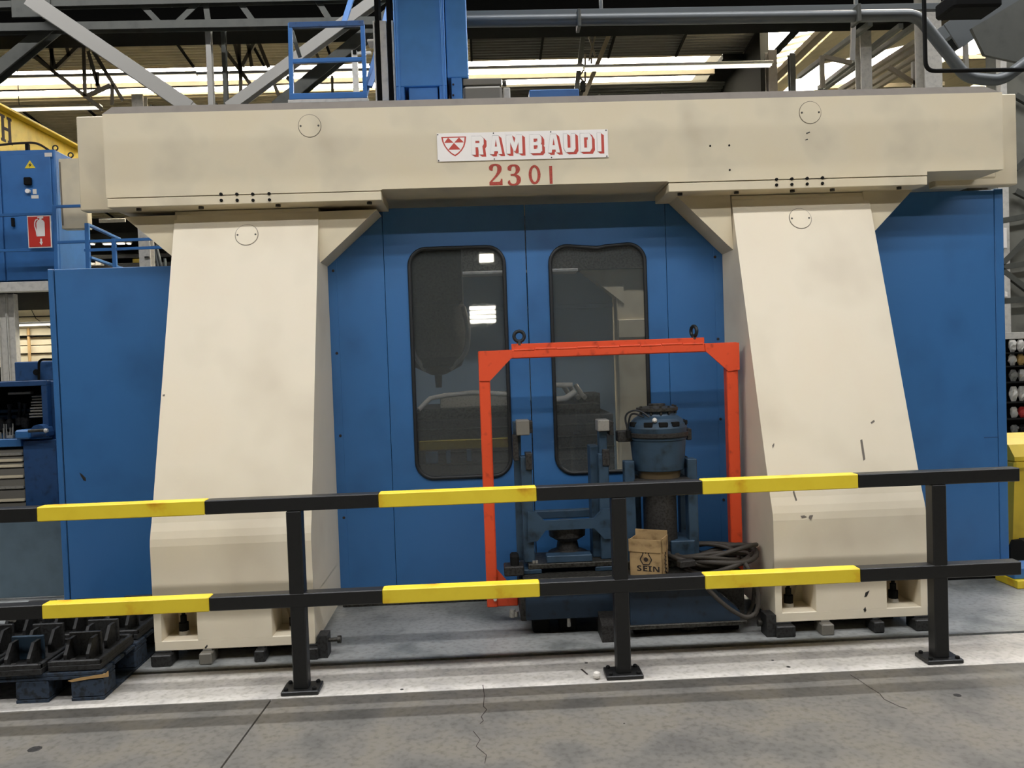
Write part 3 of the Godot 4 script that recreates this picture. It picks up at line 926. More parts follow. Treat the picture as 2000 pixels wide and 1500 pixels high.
	g.plate([-5.444, 3.574, -5.476, 3.562, -5.49, 3.531, -5.493, 3.481, -5.477, 3.417, -5.473, 3.366, -5.462, 3.353, -5.465, 3.417, -5.48, 3.48, -5.478, 3.524, -5.47, 3.549, -5.445, 3.561], -10.543, 0.002)
	g.plate([-5.426, 3.327, -5.407, 3.326, -5.409, 3.282, -5.396, 3.288, -5.417, 3.244, -5.44, 3.283, -5.428, 3.283], -10.543, 0.002)
	part(t, "pictogram", g, "white")
	# yellow crane girder running away from the camera
	t = T("crane_girder", "yellow crane girder with a large dark letter H, running away at upper left", "girder", Vector3(-7.9, 4.2, -13))
	var yt := 6.095
	part(t, "web", box(-7.94, -7.9, yt - 1.1, yt, -17.0, -12.1, 0.005), "yellow_paint")
	part(t, "flange", box(-8.08, -7.76, yt, yt + 0.04, -17.0, -12.1, 0.005), "yellow_paint")
	part(t, "flange", box(-8.08, -7.76, yt - 1.14, yt - 1.1, -17.0, -12.1, 0.005), "yellow_paint")
	var hb := Vector3(-7.9, 5.58, -14.29)
	var hh := 6.034 - hb.y
	var hg := G.new()
	for s in [0.0, 0.2]:
		hg.bx(-7.901, -7.898, hb.y, hb.y + hh, hb.z - s - 0.085, hb.z - s, 0.0)
		for e in [0.0, 1.0]:
			hg.bx(-7.901, -7.8975, hb.y + (hh - 0.05) * e, hb.y + (hh - 0.05) * e + 0.05, hb.z - s - 0.115, hb.z - s + 0.03, 0.0)
	hg.bx(-7.901, -7.8965, hb.y + hh * 0.45, hb.y + hh * 0.57, hb.z - 0.25, hb.z - 0.05, 0.0)
	part(t, "lettering", hg, "ink")
	# what shows far behind, between the beam and the blue side panel
	t = T("mezzanine", "dark mezzanine edge far behind the blue stair rails", "mezzanine", Vector3(-8.612, 4.94, -20.0))
	part(t, "fascia", box(-9.434, -7.114, 4.94, 5.3, -26, -20), "dark")
	part(t, "panel", box(-8.874, -8.271, 5.174, 5.258, -19.95, -19.9), "white_steel")
	var n_far := -1
	for b in [[Vector3(-9.606, 4.832, -21.0), Vector3(-9.49, 4.904, -21.0)], [Vector3(-9.294, 4.822, -21.0), Vector3(-9.028, 4.89, -21.0)], [Vector3(-8.969, 4.825, -21.0), Vector3(-8.753, 4.895, -21.0)], [Vector3(-8.719, 4.818, -21.0), Vector3(-8.603, 4.89, -21.0)]]:
		n_far += 1
		lamp(Vector3((b[0].x + b[1].x) / 2, b[0].y, -21), b[1].x - b[0].x, 0.25, "%s small bright light far behind the blue stair rails" % ["leftmost", "second", "third", "rightmost"][n_far], "far lights behind the stair rails", "lamp_glow")
	t = T("storage_rack", "dark brown storage rack far behind the blue stair rails", "rack", Vector3(-9.518, 4.345, -22.0))
	for b in [[Vector3(-10.409, 4.863, -22.0), Vector3(-7.916, 4.88, -22.0)], [Vector3(-10.422, 4.611, -22.0), Vector3(-7.924, 4.708, -22.0)], [Vector3(-10.435, 4.347, -22.0), Vector3(-7.935, 4.482, -22.0)]]:
		part(t, "shelf", box(b[0].x, b[1].x, b[0].y, b[1].y, -23, -22), "hall_wall" if b[0].y < 3.9 else "casting")
	for x in [-11.0, -8.4]:
		part(t, "leg", box(x, x + 0.08, 0.006, 4.928, -22.9, -22.8), "casting")
	for b in [[Vector3(-10.162, 4.407, -21.9), Vector3(-10.039, 4.522, -21.9)], [Vector3(-9.862, 4.424, -21.9), Vector3(-9.727, 4.525, -21.9)], [Vector3(-10.044, 4.429, -21.9), Vector3(-9.885, 4.49, -21.9)]]:
		part(t, "carton", box(b[0].x, b[1].x, b[0].y, b[1].y, -22, -21.8), "paper")
	one("yellow_crate", "small yellow crate far behind, right of the rack under the bracket", "crate", box(-9.042, -8.832, 4.482 + 0.001, 4.602, -22.5, -22.1), "yellow_paint")
	t = T("steel_column", "white column seen under the beam's left bracket", "column", Vector3(-5.88, 0, -15))
	g = G.new()
	g.ibeam(Vector3(-5.88, 0.006, -15), Vector3(-5.88, 6.5, -15), 0.2, 0.2)
	part(t, "shaft", g, "white_steel")
	part(t, "hook", box(-5.868, -5.788, 3.626, 3.662, -14.9, -14.85), "steel_dark")
	t = T("pipe_stand", "leaning grey poles behind the white column", "pole", Vector3(-6.064, 3.575, -16.0))
	for b in [[Vector3(-6.139, 4.012, -16.0), Vector3(-6.047, 3.526, -16.0)], [Vector3(-6.09, 4.03, -16.0), Vector3(-5.99, 3.524, -16.0)], [Vector3(-5.94, 3.765, -16.0), Vector3(-5.932, 3.523, -16.0)]]:
		g = G.new()
		g.cyl(b[1] + (b[1] - b[0]).normalized() * ((b[1] as Vector3).y / 1.0), b[0], 0.025)
		part(t, "pole", g, "pipe")
	# lit wall of ribbed sheet far back, seen under the platform
	t = T("sheet_partition", "cream ribbed sheet wall far back under the raised platform", "partition", Vector3(-9.595, 1.951, -18.0))
	var ys := [[Vector3(-9.536, 3.113, -18.0), Vector3(-9.548, 2.874, -18.0)], [Vector3(-9.548, 2.874, -18.0), Vector3(-9.556, 2.722, -18.0)], [Vector3(-9.557, 2.69, -18.0), Vector3(-9.56, 2.647, -18.0)], [Vector3(-9.56, 2.636, -18.0), Vector3(-9.568, 2.484, -18.0)], [Vector3(-9.57, 2.451, -18.0), Vector3(-9.578, 2.288, -18.0)], [Vector3(-9.579, 2.267, -18.0), Vector3(-9.587, 2.115, -18.0)], [Vector3(-9.588, 2.093, -18.0), Vector3(-9.601, 1.843, -18.0)]]
	for k in ys.size():
		var q: Array = ys[k]
		part(t, "sheet", box(-13.5, -7.4, q[1].y, q[0].y, -18.1, -18.0 + 0.05 * (k % 2), 0.004), "hall_wall")
	g = G.new()
	g.cyl(Vector3(-9.565, 0.006, -17.9), Vector3(-9.559, 2.653, -17.9), 0.03)
	part(t, "pipe", g, "wood_raw")
	lamp(Vector3(-9.603, 2.671, -17.5), 3.0, 4.0, "long batten light in front of the cream ribbed wall under the raised platform", "far batten")
	for b in [[Vector3(-10.342, 2.885, -17.9), Vector3(-8.963, 2.882, -17.9)], [Vector3(-10.363, 2.486, -17.9), Vector3(-8.984, 2.472, -17.9)]]:
		part(t, "ledge", bars([b], 0.02, 0.06), "dark")
	t = T("cable", "thin dark cable crossing in front of the cream ribbed wall", "cable", Vector3(-9.017, 2.825, -17.0))
	part(t, "cable", bars([[Vector3(-9.495, 3.083, -17.9), Vector3(-9.39, 2.842, -17.9)], [Vector3(-9.39, 2.842, -17.9), Vector3(-9.083, 2.616, -17.9)]], 0.012, 0.012), "dark")


func far_right() -> void:
	var t := T("concrete_panel_wall", "grey wall panel with steel bracing behind the right blue panel", "wall", Vector3(7.703, 0, -10.5))
	var xl := 6.689
	part(t, "panel", box(xl, 14, 0.006, 5.4, -10.7, -10.5), "grey_wall")
	for b in [[Vector3(6.697, 2.73, -10.45), Vector3(6.778, 2.727, -10.45)]]:
		part(t, "post", box(b[0].x, b[1].x, 0.006, 5.3, -10.5, -10.4), "white_steel")
	for b in [[Vector3(6.687, 3.173, -10.4), Vector3(7.505, 3.299, -10.4)], [Vector3(6.677, 2.626, -10.4), Vector3(7.643, 3.542, -10.4)], [Vector3(6.676, 2.581, -10.4), Vector3(7.63, 2.695, -10.4)], [Vector3(6.675, 2.548, -10.4), Vector3(7.483, 1.914, -10.4)], [Vector3(6.668, 2.15, -10.4), Vector3(7.554, 2.187, -10.4)], [Vector3(6.895, 4.759, -10.4), Vector3(7.522, 4.389, -10.4)], [Vector3(6.878, 3.823, -10.4), Vector3(7.59, 4.452, -10.4)], [Vector3(6.873, 3.55, -10.4), Vector3(7.504, 3.221, -10.4)]]:
		var g := G.new()
		g.angle(b[0], b[1], 0.07)
		part(t, "brace", g, "truss")
	part(t, "switch_box", box(6.651, 6.698, 2.815, 3.068, -10.4, -10.33), "white")
	part(t, "switch_box", box(6.665, 6.691, 2.198, 2.263, -10.4, -10.33), "white")
	# rack of bagged parts
	var zr := -9.0
	t = T("parts_rack", "black rack with hooks for bagged parts at the right edge of the picture", "rack", Vector3(6.104, 0, zr))
	var x0 := 5.776
	part(t, "header", box(x0 - 0.05, x0 + 1.4, 1.656, 1.73, zr - 0.06, zr + 0.02), "white_steel")
	part(t, "back_panel", box(x0 - 0.05, x0 + 1.4, 0.006, 1.656, zr - 0.1, zr - 0.07), "black_matt")
	var rows := [[Vector3(5.821, 1.647, -9.0), Vector3(5.818, 1.511, -9.0)], [Vector3(5.818, 1.488, -9.0), Vector3(5.816, 1.363, -9.0)], [Vector3(5.826, 1.317, -9.0), Vector3(5.824, 1.187, -9.0)], [Vector3(5.823, 1.13, -9.0), Vector3(5.82, 0.965, -9.0)], [Vector3(5.825, 0.902, -9.0), Vector3(5.823, 0.782, -9.0)], [Vector3(5.827, 0.702, -9.0), Vector3(5.825, 0.611, -9.0)]]
	var tones := ["plastic_clear", "plastic_clear", "plastic_grey", "plastic_clear", "plastic_tan", "plastic_grey", "plastic_grey", "plastic_clear", "plastic_clear", "plastic_clear", "paper", "plastic_tan", "plastic_clear", "plastic_red", "plastic_blue", "plastic_grey", "casting", "plastic_grey"]
	var rank := ["top", "second", "third", "fourth", "fifth", "lowest"]
	var rng := RandomNumberGenerator.new()
	rng.seed = 77
	for r in 6:
		var top: Vector3 = rows[r][0]
		var bot: Vector3 = rows[r][1]
		part(t, "shelf_rail", box(x0 - 0.05, x0 + 1.4, bot.y - 0.018, bot.y - 0.004, zr - 0.07, zr + 0.08), "black_matt")
		for c in 3:
			var w := 0.085
			var cx: float = top.x + 0.01 + c * 0.092 + w / 2
			var h := top.y - bot.y
			var b := G.new()
			# a slack pouch: pinched at the top, bulging below
			var ringz := []
			for k in 6:
				var s := k / 5.0
				var wide := w * (0.3 + 0.2 * sin(s * PI)) * rng.randf_range(0.85, 1.1)
				var deep := 0.012 + 0.035 * sin(PI * pow(1.0 - s, 0.7))
				var ring := []
				for j in 10:
					var a := TAU * j / 10
					ring.append(Vector3(cx + cos(a) * wide + rng.randf_range(-0.006, 0.006), bot.y + h * s, zr + sin(a) * deep * rng.randf_range(0.7, 1.2)))
				ringz.append(ring)
			for k in 5:
				for j in 10:
					var l := (j + 1) % 10
					b.quad(ringz[k][l], ringz[k][j], ringz[k + 1][j], ringz[k + 1][l])
			for j in range(1, 9):
				b.tri(ringz[0][0], ringz[0][j], ringz[0][j + 1])
				b.tri(ringz[5][0], ringz[5][j + 1], ringz[5][j])
			var tone: String = tones[r * 3 + c]
			var name_: String = {"plastic_clear": "clear", "plastic_grey": "greyish clear", "plastic_tan": "tan", "plastic_red": "red and clear", "plastic_blue": "bluish", "paper": "white", "casting": "dark"}[tone]
			one("parts_bag", "%s bag of parts, %s in the rack's %s row" % [name_, ["leftmost", "second from left", "third from left"][c], rank[r]], "bag", b, tone, "bags on the parts rack")
	# yellow wheeled bin and a blue stop on the floor
	t = T("wheeled_bin", "yellow wheeled bin behind the right end of the fence", "bin", Vector3(4.065, 0, -6.1))
	var bx := 3.826
	var g2 := G.new()
	g2.side(V2([-5.9, 0.12, -5.86, 0.698, -6.45, 0.698, -6.4, 0.12]), bx, bx + 0.55)
	part(t, "body", g2, "yellow_paint")
	g2 = G.new()
	g2.bx(bx - 0.02, bx + 0.57, 0.698, 0.762, -6.48, -5.83, 0.015)
	part(t, "rim", g2, "yellow_paint")
	g2 = G.new()
	g2.side(V2([-5.83, 0.792, -5.9, 0.874, -6.1, 0.904, -6.48, 0.897, -6.48, 0.762, -5.83, 0.762]), bx - 0.02, bx + 0.57)
	part(t, "lid", g2, "yellow_paint")
	g2 = G.new()
	var wc := Vector3(3.872, 0.085, -5.9)
	g2.lathe(Vector3(bx + 0.04, 0.1, -5.94), Vector3.RIGHT, [Vector2(0.05, 0), Vector2(0.1, 0.005), Vector2(0.1, 0.045), Vector2(0.05, 0.05)], 22)
	part(t, "wheel", g2, "rubber")
	g2 = G.new()
	g2.plate([3.771, 0.021, 3.773, 0.133, 3.797, 0.184, 3.854, 0.189, 3.91, 0.145, 3.915, 0.014], -5.84, 0.03)
	part(t, "wheel_guard", g2, "black_matt")
	t = T("floor_stop", "low blue and yellow stop block on the floor under the fence's right end", "block", Vector3(3.482, 0.0, -5.286))
	part(t, "upper_block", box(3.447, 3.716, 0.06, 0.13, -5.5, -5.3), "blue_bright")
	part(t, "base", box(3.441, 3.702, 0.006, 0.06, -5.5, -5.26), "yellow")


func screw(parent: Node3D, called: String, at: Vector3, r: float, dep: float, m: String) -> void:
	var g := G.new()
	g.lathe(at, Vector3(0, 0, 1), [Vector2(r, -0.002), Vector2(r, dep * 0.7), Vector2(r * 0.75, dep)], 10)
	part(parent, called, g, m)


func cover(parent: Node3D, c: Vector3, r: float, nz: Vector3, m: String) -> void:
	# round inspection cover in a shadow gap, with two screws
	var g := G.new()
	g.lathe(c, nz, [Vector2(r * 1.05, -0.004), Vector2(r * 1.05, 0.001)], 32)
	var ring := part(parent, "cover_gap", g, "taupe")
	g = G.new()
	g.lathe(c, nz, [Vector2(r, -0.002), Vector2(r, 0.0035), Vector2(r * 0.985, 0.0045)], 32)
	var o := part(parent, "inspection_cover", g, m)
	for s in [-1, 1]:
		g = G.new()
		g.lathe(c + Vector3(s * r * 0.8, 0, 0), nz, [Vector2(0.006, 0), Vector2(0.006, 0.0065)], 8)
		part(o if false else parent, "cover_screw", g, "steel_dark")


func portal() -> void:
	var t := T("portal_frame", "huge cream portal frame of the milling machine: crossbeam on two sloping columns", "machine", Vector3(0.31, 0, -5.2))
	var zb := -5.05
	# crossbeam: front cover with the stepped lower edge
	var g := G.new()
	g.plate(V2([-2.202, 3.162, -2.202, 2.6665, -0.576, 2.6665, -0.564, 2.673, 1.166, 2.673, 1.174, 2.6675, 2.778, 2.6675, 2.778, 2.689, 3.259, 2.689, 3.259, 3.162]), zb, 0.3)
	# body behind it, longer and set back
	g.bx(-2.497, -2.0, 2.653, 3.242, -5.44, -5.35, 0.006)
	g.bx(3.0, 3.546, 2.653, 3.242, -5.44, -5.35, 0.006)
	g.bx(-2.3, 3.4, 2.695, 3.17, -6.25, -5.34, 0.01)
	var beam := part(t, "crossbeam", g, "cream")
	g = G.new()
	var a := Vector3(-2.209, 3.176, -5.05)
	var b := Vector3(3.258, 3.165, -5.05)
	g.prism(V2([a.x, 0, b.x, 0, b.x - 0.09, 0.062, a.x + 0.05, 0.062]), Vector3(0, 3.16, zb - 0.004), Vector3.RIGHT, Vector3(0, 0.85, -0.52), 0.05)
	g.bx(a.x + 0.06, b.x - 0.1, 3.12, 3.205, -5.4, zb - 0.03)
	part(t, "top_rail", g, "taupe")
	for q in [[-2.197, -0.572], [1.17, 2.776]]:
		g = G.new()
		g.bx(q[0], q[1], 2.608, 2.6605, -5.44, zb + 0.004, 0.003)
		part(t, "clamping_plate", g, "cream")
	for p in [[Vector3(-1.525, 2.669, -5.04)], [Vector3(-1.431, 2.666, -5.04)], [Vector3(-1.337, 2.664, -5.04)], [Vector3(-1.24, 2.664, -5.04)], [Vector3(-1.524, 2.632, -5.04)], [Vector3(-1.43, 2.63, -5.04)], [Vector3(-1.336, 2.627, -5.04)], [Vector3(-1.239, 2.627, -5.04)], [Vector3(1.836, 2.665, -5.04)], [Vector3(1.931, 2.666, -5.04)], [Vector3(2.026, 2.666, -5.04)], [Vector3(2.121, 2.667, -5.04)], [Vector3(1.835, 2.631, -5.04)], [Vector3(1.93, 2.632, -5.04)], [Vector3(2.025, 2.632, -5.04)], [Vector3(2.12, 2.633, -5.04)]]:
		screw(t, "cap_screw", p[0] + Vector3(0, 0, -0.01), 0.0095, 0.014, "black_matt")
	for p in [[Vector3(1.434, 2.88, -5.05)], [Vector3(1.551, 2.88, -5.05)], [Vector3(1.55, 2.731, -5.05)]]:
		screw(t, "plug", p[0], 0.006, 0.004, "black_matt")
	for p in [-2.03, -1.66, -1.2, -0.65, 1.25, 1.6, 1.95, 2.2, 2.62]:
		g = G.new()
		g.cyl(Vector3(p, 2.611, -5.09), Vector3(p, 2.593, -5.09), 0.016, 0.016, 6)
		part(t, "nut", g, "steel_dark")
	for p in [[Vector3(-0.983, 3.061, -5.05)], [Vector3(2.056, 3.066, -5.05)]]:
		cover(t, p[0], 0.066, Vector3(0, 0, 1), "cream")
	# columns
	for side in [[-1.862, -0.982, Vector3(-1.416, 2.441, -5.165)], [1.605, 2.484, Vector3(2.024, 2.442, -5.165)]]:
		var x0: float = side[0]
		var x1: float = side[1]
		g = G.new()
		g.side(V2([-4.6, 0.34, -4.598, 0.66, -4.604, 0.7, -4.617, 0.74, -4.636, 0.785, -5.207, 2.572, -5.215, 2.59, -5.44, 2.606, -5.44, 0.34]), x0, x1)
		# foot: base plate, side walls, middle block, back
		g.bx(x0, x1, 0.08, 0.135, -5.44, -4.6, 0.004)
		g.bx(x0, x0 + 0.04, 0.13, 0.345, -5.44, -4.6, 0.002)
		g.bx(x1 - 0.04, x1, 0.13, 0.345, -5.44, -4.6, 0.002)
		g.bx(x0 + 0.235, x1 - 0.235, 0.13, 0.345, -5.0, -4.6, 0.003)
		g.bx(x0 + 0.03, x1 - 0.03, 0.13, 0.345, -5.44, -4.86, 0.002)
		var col := part(t, "column", g, "ivory")
		g = G.new()
		g.bx(x0 + 0.001, x1 - 0.001, 2.57, 2.604, -5.43, -5.212, 0.002)
		part(col, "top_strip", g, "cream")
		for s in [0, 1]:
			var cx: float = x0 + 0.12 if s == 0 else x1 - 0.14
			g = G.new()
			g.cyl(Vector3(cx, 0.135, -4.72), Vector3(cx, 0.155, -4.72), 0.034, 0.03, 6)
			part(col, "washer", g, "white_steel")
			g = G.new()
			g.lathe(Vector3(cx, 0.155, -4.72), Vector3.UP, [Vector2(0.028, 0), Vector2(0.028, 0.045), Vector2(0.018, 0.046), Vector2(0.018, 0.085), Vector2(0.011, 0.086), Vector2(0.011, 0.12)], 8)
			part(col, "anchor_bolt", g, "black_matt")
			g = G.new()
			var wx: float = x0 + 0.235 if s == 0 else x1 - 0.235
			var dir := -1.0 if s == 0 else 1.0
			g.prism(V2([0, 0, 0.06, 0, 0, 0.16]), Vector3(wx, 0.135, -4.82), Vector3(dir, 0, 0), Vector3.UP, 0.012)
			part(col, "gusset", g, "cream")
		cover(col, side[2], 0.068, Vector3(0, 0.304, 0.953), "ivory")
		# levelling feet under the column
		for q in [[x0 - 0.01, 0.11, 0.0], [x0 + 0.25, 0.07, 1.0], [x1 - 0.33, 0.06, 0.0], [x1 - 0.09, 0.11, 0.0]]:
			g = G.new()
			g.bx(q[0], q[0] + q[1], 0.006, 0.07, -4.68, -4.56, 0.006)
			g.bx(q[0] + 0.01, q[0] + q[1] - 0.01, 0.066, 0.081, -4.66, -4.6, 0.002)
			part(col, "levelling_foot", g, "motor_grey" if q[2] > 0 else "casting")
		g = G.new()
		g.bx(x0 + 0.1, x1 - 0.1, 0.006, 0.08, -5.4, -4.8, 0.004)
		part(col, "plinth", g, "black_matt")
	# chamfered brackets between beam and columns
	for q in [[-2.167, 2.578, -1.847, 2.581, -1.859, 2.305, -1.877, 2.322], [-0.98, 2.578, -0.621, 2.581, -0.961, 2.281, -0.994, 2.254], [1.247, 2.62, 1.595, 2.63, 1.605, 2.264, 1.573, 2.293], [2.446, 2.613, 2.78, 2.623, 2.503, 2.343, 2.452, 2.296]]:
		g = G.new()
		g.plate(V2(q), -5.2, 0.24)
		part(t, "bracket", g, "cream")
	# adjusting screws beside the feet
	for q in [[Vector3(-0.918, 0.094, -4.62), 1.0], [Vector3(1.596, 0.065, -4.66), -1.0]]:
		var p: Vector3 = q[0]
		var s: float = q[1]
		g = G.new()
		g.side(V2([-4.58, 0.006, -4.58, 0.13, -4.68, 0.13, -4.68, 0.006]), p.x - 0.05, p.x + 0.005)
		var o := part(t, "jacking_block", g, "casting")
		g = G.new()
		g.cyl(p + Vector3(0, 0, 0), p + Vector3(0.06 * s, 0, 0), 0.011)
		g.cyl(p + Vector3(0.055 * s, 0, 0), p + Vector3(0.075 * s, 0, 0), 0.022, 0.022, 6)
		part(o, "jacking_screw", g, "steel_dark")
	# scuffs and small marks on the paint
	for q in [[[Vector3(1.738, 0.814, -4.645), Vector3(1.747, 0.817, -4.646), Vector3(1.76, 0.744, -4.623), Vector3(1.75, 0.742, -4.622)]], [[Vector3(1.762, 0.681, -4.603), Vector3(1.778, 0.688, -4.605), Vector3(1.799, 0.674, -4.6), Vector3(1.769, 0.669, -4.599)]], [[Vector3(1.807, 0.668, -4.599), Vector3(1.829, 0.714, -4.613), Vector3(1.843, 0.694, -4.607), Vector3(1.82, 0.656, -4.595)]], [[Vector3(2.252, 1.181, -4.763), Vector3(2.276, 1.195, -4.767), Vector3(2.277, 1.183, -4.763), Vector3(2.257, 1.172, -4.76)]], [[Vector3(1.655, 1.072, -4.728), Vector3(1.669, 1.086, -4.732), Vector3(1.667, 1.072, -4.728), Vector3(1.656, 1.055, -4.722)]], [[Vector3(2.174, 1.082, -4.731), Vector3(2.187, 1.087, -4.733), Vector3(2.186, 0.975, -4.697), Vector3(2.173, 0.967, -4.694)]], [[Vector3(-1.853, 1.488, -4.861), Vector3(-1.841, 1.491, -4.862), Vector3(-1.84, 1.479, -4.858), Vector3(-1.852, 1.479, -4.858)]]]:
		g = G.new()
		var lift := Vector3(0, 0.0006, 0.0018)
		g.quad(q[0][3] + lift, q[0][2] + lift, q[0][1] + lift, q[0][0] + lift)
		part(t, "scuff", g, "taupe")
	for q in [[[Vector3(2.027, 2.943, -5.05), Vector3(2.05, 2.951, -5.05), Vector3(2.053, 2.945, -5.05), Vector3(2.03, 2.936, -5.05)]], [[Vector3(2.02, 2.902, -5.05), Vector3(2.036, 2.908, -5.05), Vector3(2.039, 2.902, -5.05), Vector3(2.023, 2.899, -5.05)]], [[Vector3(2.124, 0.23, -4.6), Vector3(2.148, 0.241, -4.6), Vector3(2.132, 0.207, -4.6), Vector3(2.117, 0.204, -4.6)]], [[Vector3(2.11, 0.134, -4.6), Vector3(2.122, 0.148, -4.6), Vector3(2.127, 0.128, -4.6), Vector3(2.118, 0.116, -4.6)]], [[Vector3(-1.59, 0.092, -4.6), Vector3(-1.575, 0.106, -4.6), Vector3(-1.573, 0.097, -4.6), Vector3(-1.585, 0.083, -4.6)]]]:
		g = G.new()
		var lift := Vector3(0, 0, 0.0016)
		g.quad(q[0][3] + lift, q[0][2] + lift, q[0][1] + lift, q[0][0] + lift)
		part(t, "scuff", g, "iron")
	# name plate and machine number
	sign_plate(t)
	letters(t, "painted_number", "2", "Droid Serif", true, 0.128, Vector3(0.081, 2.678, -5.049), "stencil", 0.95)
	letters(t, "painted_number", "3", "Droid Serif", true, 0.128, Vector3(0.192, 2.672, -5.049), "stencil", 0.95)
	g = G.new()
	var c := Vector3(0.356, 2.735, -5.049)
	for k in 24:
		var t0 := TAU * k / 24
		var t1 := TAU * (k + 1) / 24
		var p := []
		for s in [[t0, 1.0], [t1, 1.0], [t1, 0.5], [t0, 0.5]]:
			p.append(c + Vector3(cos(s[0]) * 0.036 * s[1], sin(s[0]) * 0.058 * (s[1] if s[1] > 0.9 else 0.76), 0.0012))
		g.quad(p[3], p[0], p[1], p[2])
	part(t, "painted_number", g, "stencil")
	part(t, "painted_number", box(0.446, 0.464, 2.677, 2.785, -5.05, -5.0485, 0.0), "stencil")


func sign_plate(t: Node3D) -> void:
	var z := -5.042
	var p0 := Vector3(-0.226, 2.826, -5.04)
	var p1 := Vector3(0.808, 2.995, -5.04)
	var o := part(t, "name_plate", box(p0.x, p1.x, p0.y, p1.y, -5.049, z, 0.001), "white", "white name plate with red lettering")
	var w := p1.x - p0.x
	var h := p1.y - p0.y
	for q in [[0.006, 0.955], [0.33, 0.96], [0.665, 0.955], [0.99, 0.96], [0.006, 0.04], [0.33, 0.045], [0.665, 0.045], [0.99, 0.04]]:
		screw(t, "plate_screw", Vector3(p0.x + w * q[0], p0.y + h * q[1], z), 0.004, 0.003, "steel_dark")
	# shield with three triangles
	var at := func(x: float, y: float) -> Vector2: return Vector2(p0.x + w * x / 1865.0, p1.y - h * y / 345.0)
	var shield := [[48, 45], [318, 45], [312, 105], [296, 165], [268, 215], [232, 255], [192, 285], [150, 255], [112, 212], [80, 160], [58, 105]]
	var out := []
	for q in shield:
		out.append(at.call(q[0], q[1]))
	var mid: Vector2 = at.call(183, 140)
	var g := G.new()
	g.plate(out, z + 0.0008, 0.001)
	var inner := []
	for q: Vector2 in out:
		inner.append(mid + (q - mid) * 0.87)
	part(o, "shield", g, "red")
	g = G.new()
	g.plate(inner, z + 0.0014, 0.001)
	part(o, "shield_field", g, "white")
	g = G.new()
	for tr in [[78, 118, 122, 55, 180, 118], [186, 118, 240, 55, 292, 118], [118, 203, 183, 120, 252, 203]]:
		g.plate([at.call(tr[0], tr[1]), at.call(tr[2], tr[3]), at.call(tr[4], tr[5])], z + 0.002, 0.001)
	part(o, "shield_triangles", g, "red")
	# block letters with a red drop side to the lower right; strokes are convex outlines in a box 1 high
	var L := {
		"R": [[0, 0, 0.3, 0, 0.3, 1, 0, 1], [0.3, 0.74, 0.78, 0.74, 0.95, 0.82, 0.95, 0.85, 0.76, 1, 0.3, 1], [0.62, 0.6, 0.95, 0.55, 0.95, 0.85, 0.62, 0.8], [0.3, 0.4, 0.8, 0.4, 0.95, 0.56, 0.95, 0.62, 0.3, 0.62], [0.56, 0, 0.9, 0, 0.84, 0.42, 0.5, 0.42]],
		"A": [[0, 0, 0.3, 0, 0.52, 1, 0.24, 1], [0.64, 0, 0.95, 0, 0.7, 1, 0.44, 1], [0.2, 0.16, 0.72, 0.16, 0.68, 0.4, 0.26, 0.4], [0.24, 0.82, 0.7, 0.82, 0.7, 1, 0.24, 1]],
		"M": [[0, 0, 0.3, 0, 0.3, 1, 0, 1], [0.95, 0, 1.25, 0, 1.25, 1, 0.95, 1], [0.3, 1, 0.46, 1, 0.72, 0.35, 0.58, 0.1, 0.3, 0.62], [0.79, 1, 0.95, 1, 0.95, 0.62, 0.67, 0.1, 0.53, 0.35]],
		"B": [[0, 0, 0.3, 0, 0.3, 1, 0, 1], [0.3, 0.78, 0.86, 0.78, 0.92, 0.84, 0.78, 1, 0.3, 1], [0.3, 0.42, 0.8, 0.42, 0.9, 0.5, 0.8, 0.6, 0.3, 0.6], [0.3, 0, 0.8, 0, 0.95, 0.14, 0.95, 0.22, 0.3, 0.22], [0.6, 0.55, 0.92, 0.55, 0.92, 0.84, 0.6, 0.84], [0.6, 0.1, 0.95, 0.1, 0.95, 0.45, 0.6, 0.45]],
		"U": [[0, 0.18, 0.3, 0.18, 0.3, 1, 0, 1], [0.6, 0.18, 0.92, 0.18, 0.92, 1, 0.6, 1], [0.16, 0, 0.76, 0, 0.92, 0.18, 0.92, 0.24, 0, 0.24, 0, 0.18]],
		"D": [[0, 0, 0.3, 0, 0.3, 1, 0, 1], [0.3, 0.78, 0.9, 0.78, 0.74, 1, 0.3, 1], [0.3, 0, 0.74, 0, 0.92, 0.2, 0.92, 0.22, 0.3, 0.22], [0.6, 0.2, 0.92, 0.2, 0.92, 0.8, 0.6, 0.8]],
		"I": [[0, 0, 0.32, 0, 0.32, 1, 0, 1]],
	}
	var xs := [[374, "R"], [572, "A"], [752, "M"], [1008, "B"], [1202, "A"], [1378, "U"], [1560, "D"], [1745, "I"]]
	var hh := h * 226.0 / 345.0
	var ww := w * 132.0 / 1865.0
	var red := G.new()
	var face := G.new()
	var edge := G.new()
	var n := 0
	for q in xs:
		var org := Vector2(p0.x + w * q[0] / 1865.0, p0.y + h * 0.215)
		for st in L[q[1]]:
			n += 1
			var dz := 0.00006 * (n % 7)
			var p := []
			for i in range(0, st.size(), 2):
				p.append(org + Vector2(st[i] * ww / 0.95, st[i + 1] * hh))
			for k in 7:
				var dd := Vector2(0.0046, -0.0035) * (7 - k) / 1.35
				var s := []
				for v: Vector2 in p:
					s.append(v + dd * 0.72)
				red.plate(s, z + 0.0006 + 0.0002 * k + dz * 0.4, 0.001)
			var c := Vector2.ZERO
			for v: Vector2 in p:
				c += v / p.size()
			var big := []
			for v: Vector2 in p:
				big.append(v + (v - c).normalized() * 0.0016)
			edge.plate(big, z + 0.0024 + dz, 0.0005)
			face.plate(p, z + 0.003 + dz, 0.001)
	part(o, "lettering_side", red, "red")
	part(o, "lettering_edge", edge, "outline")
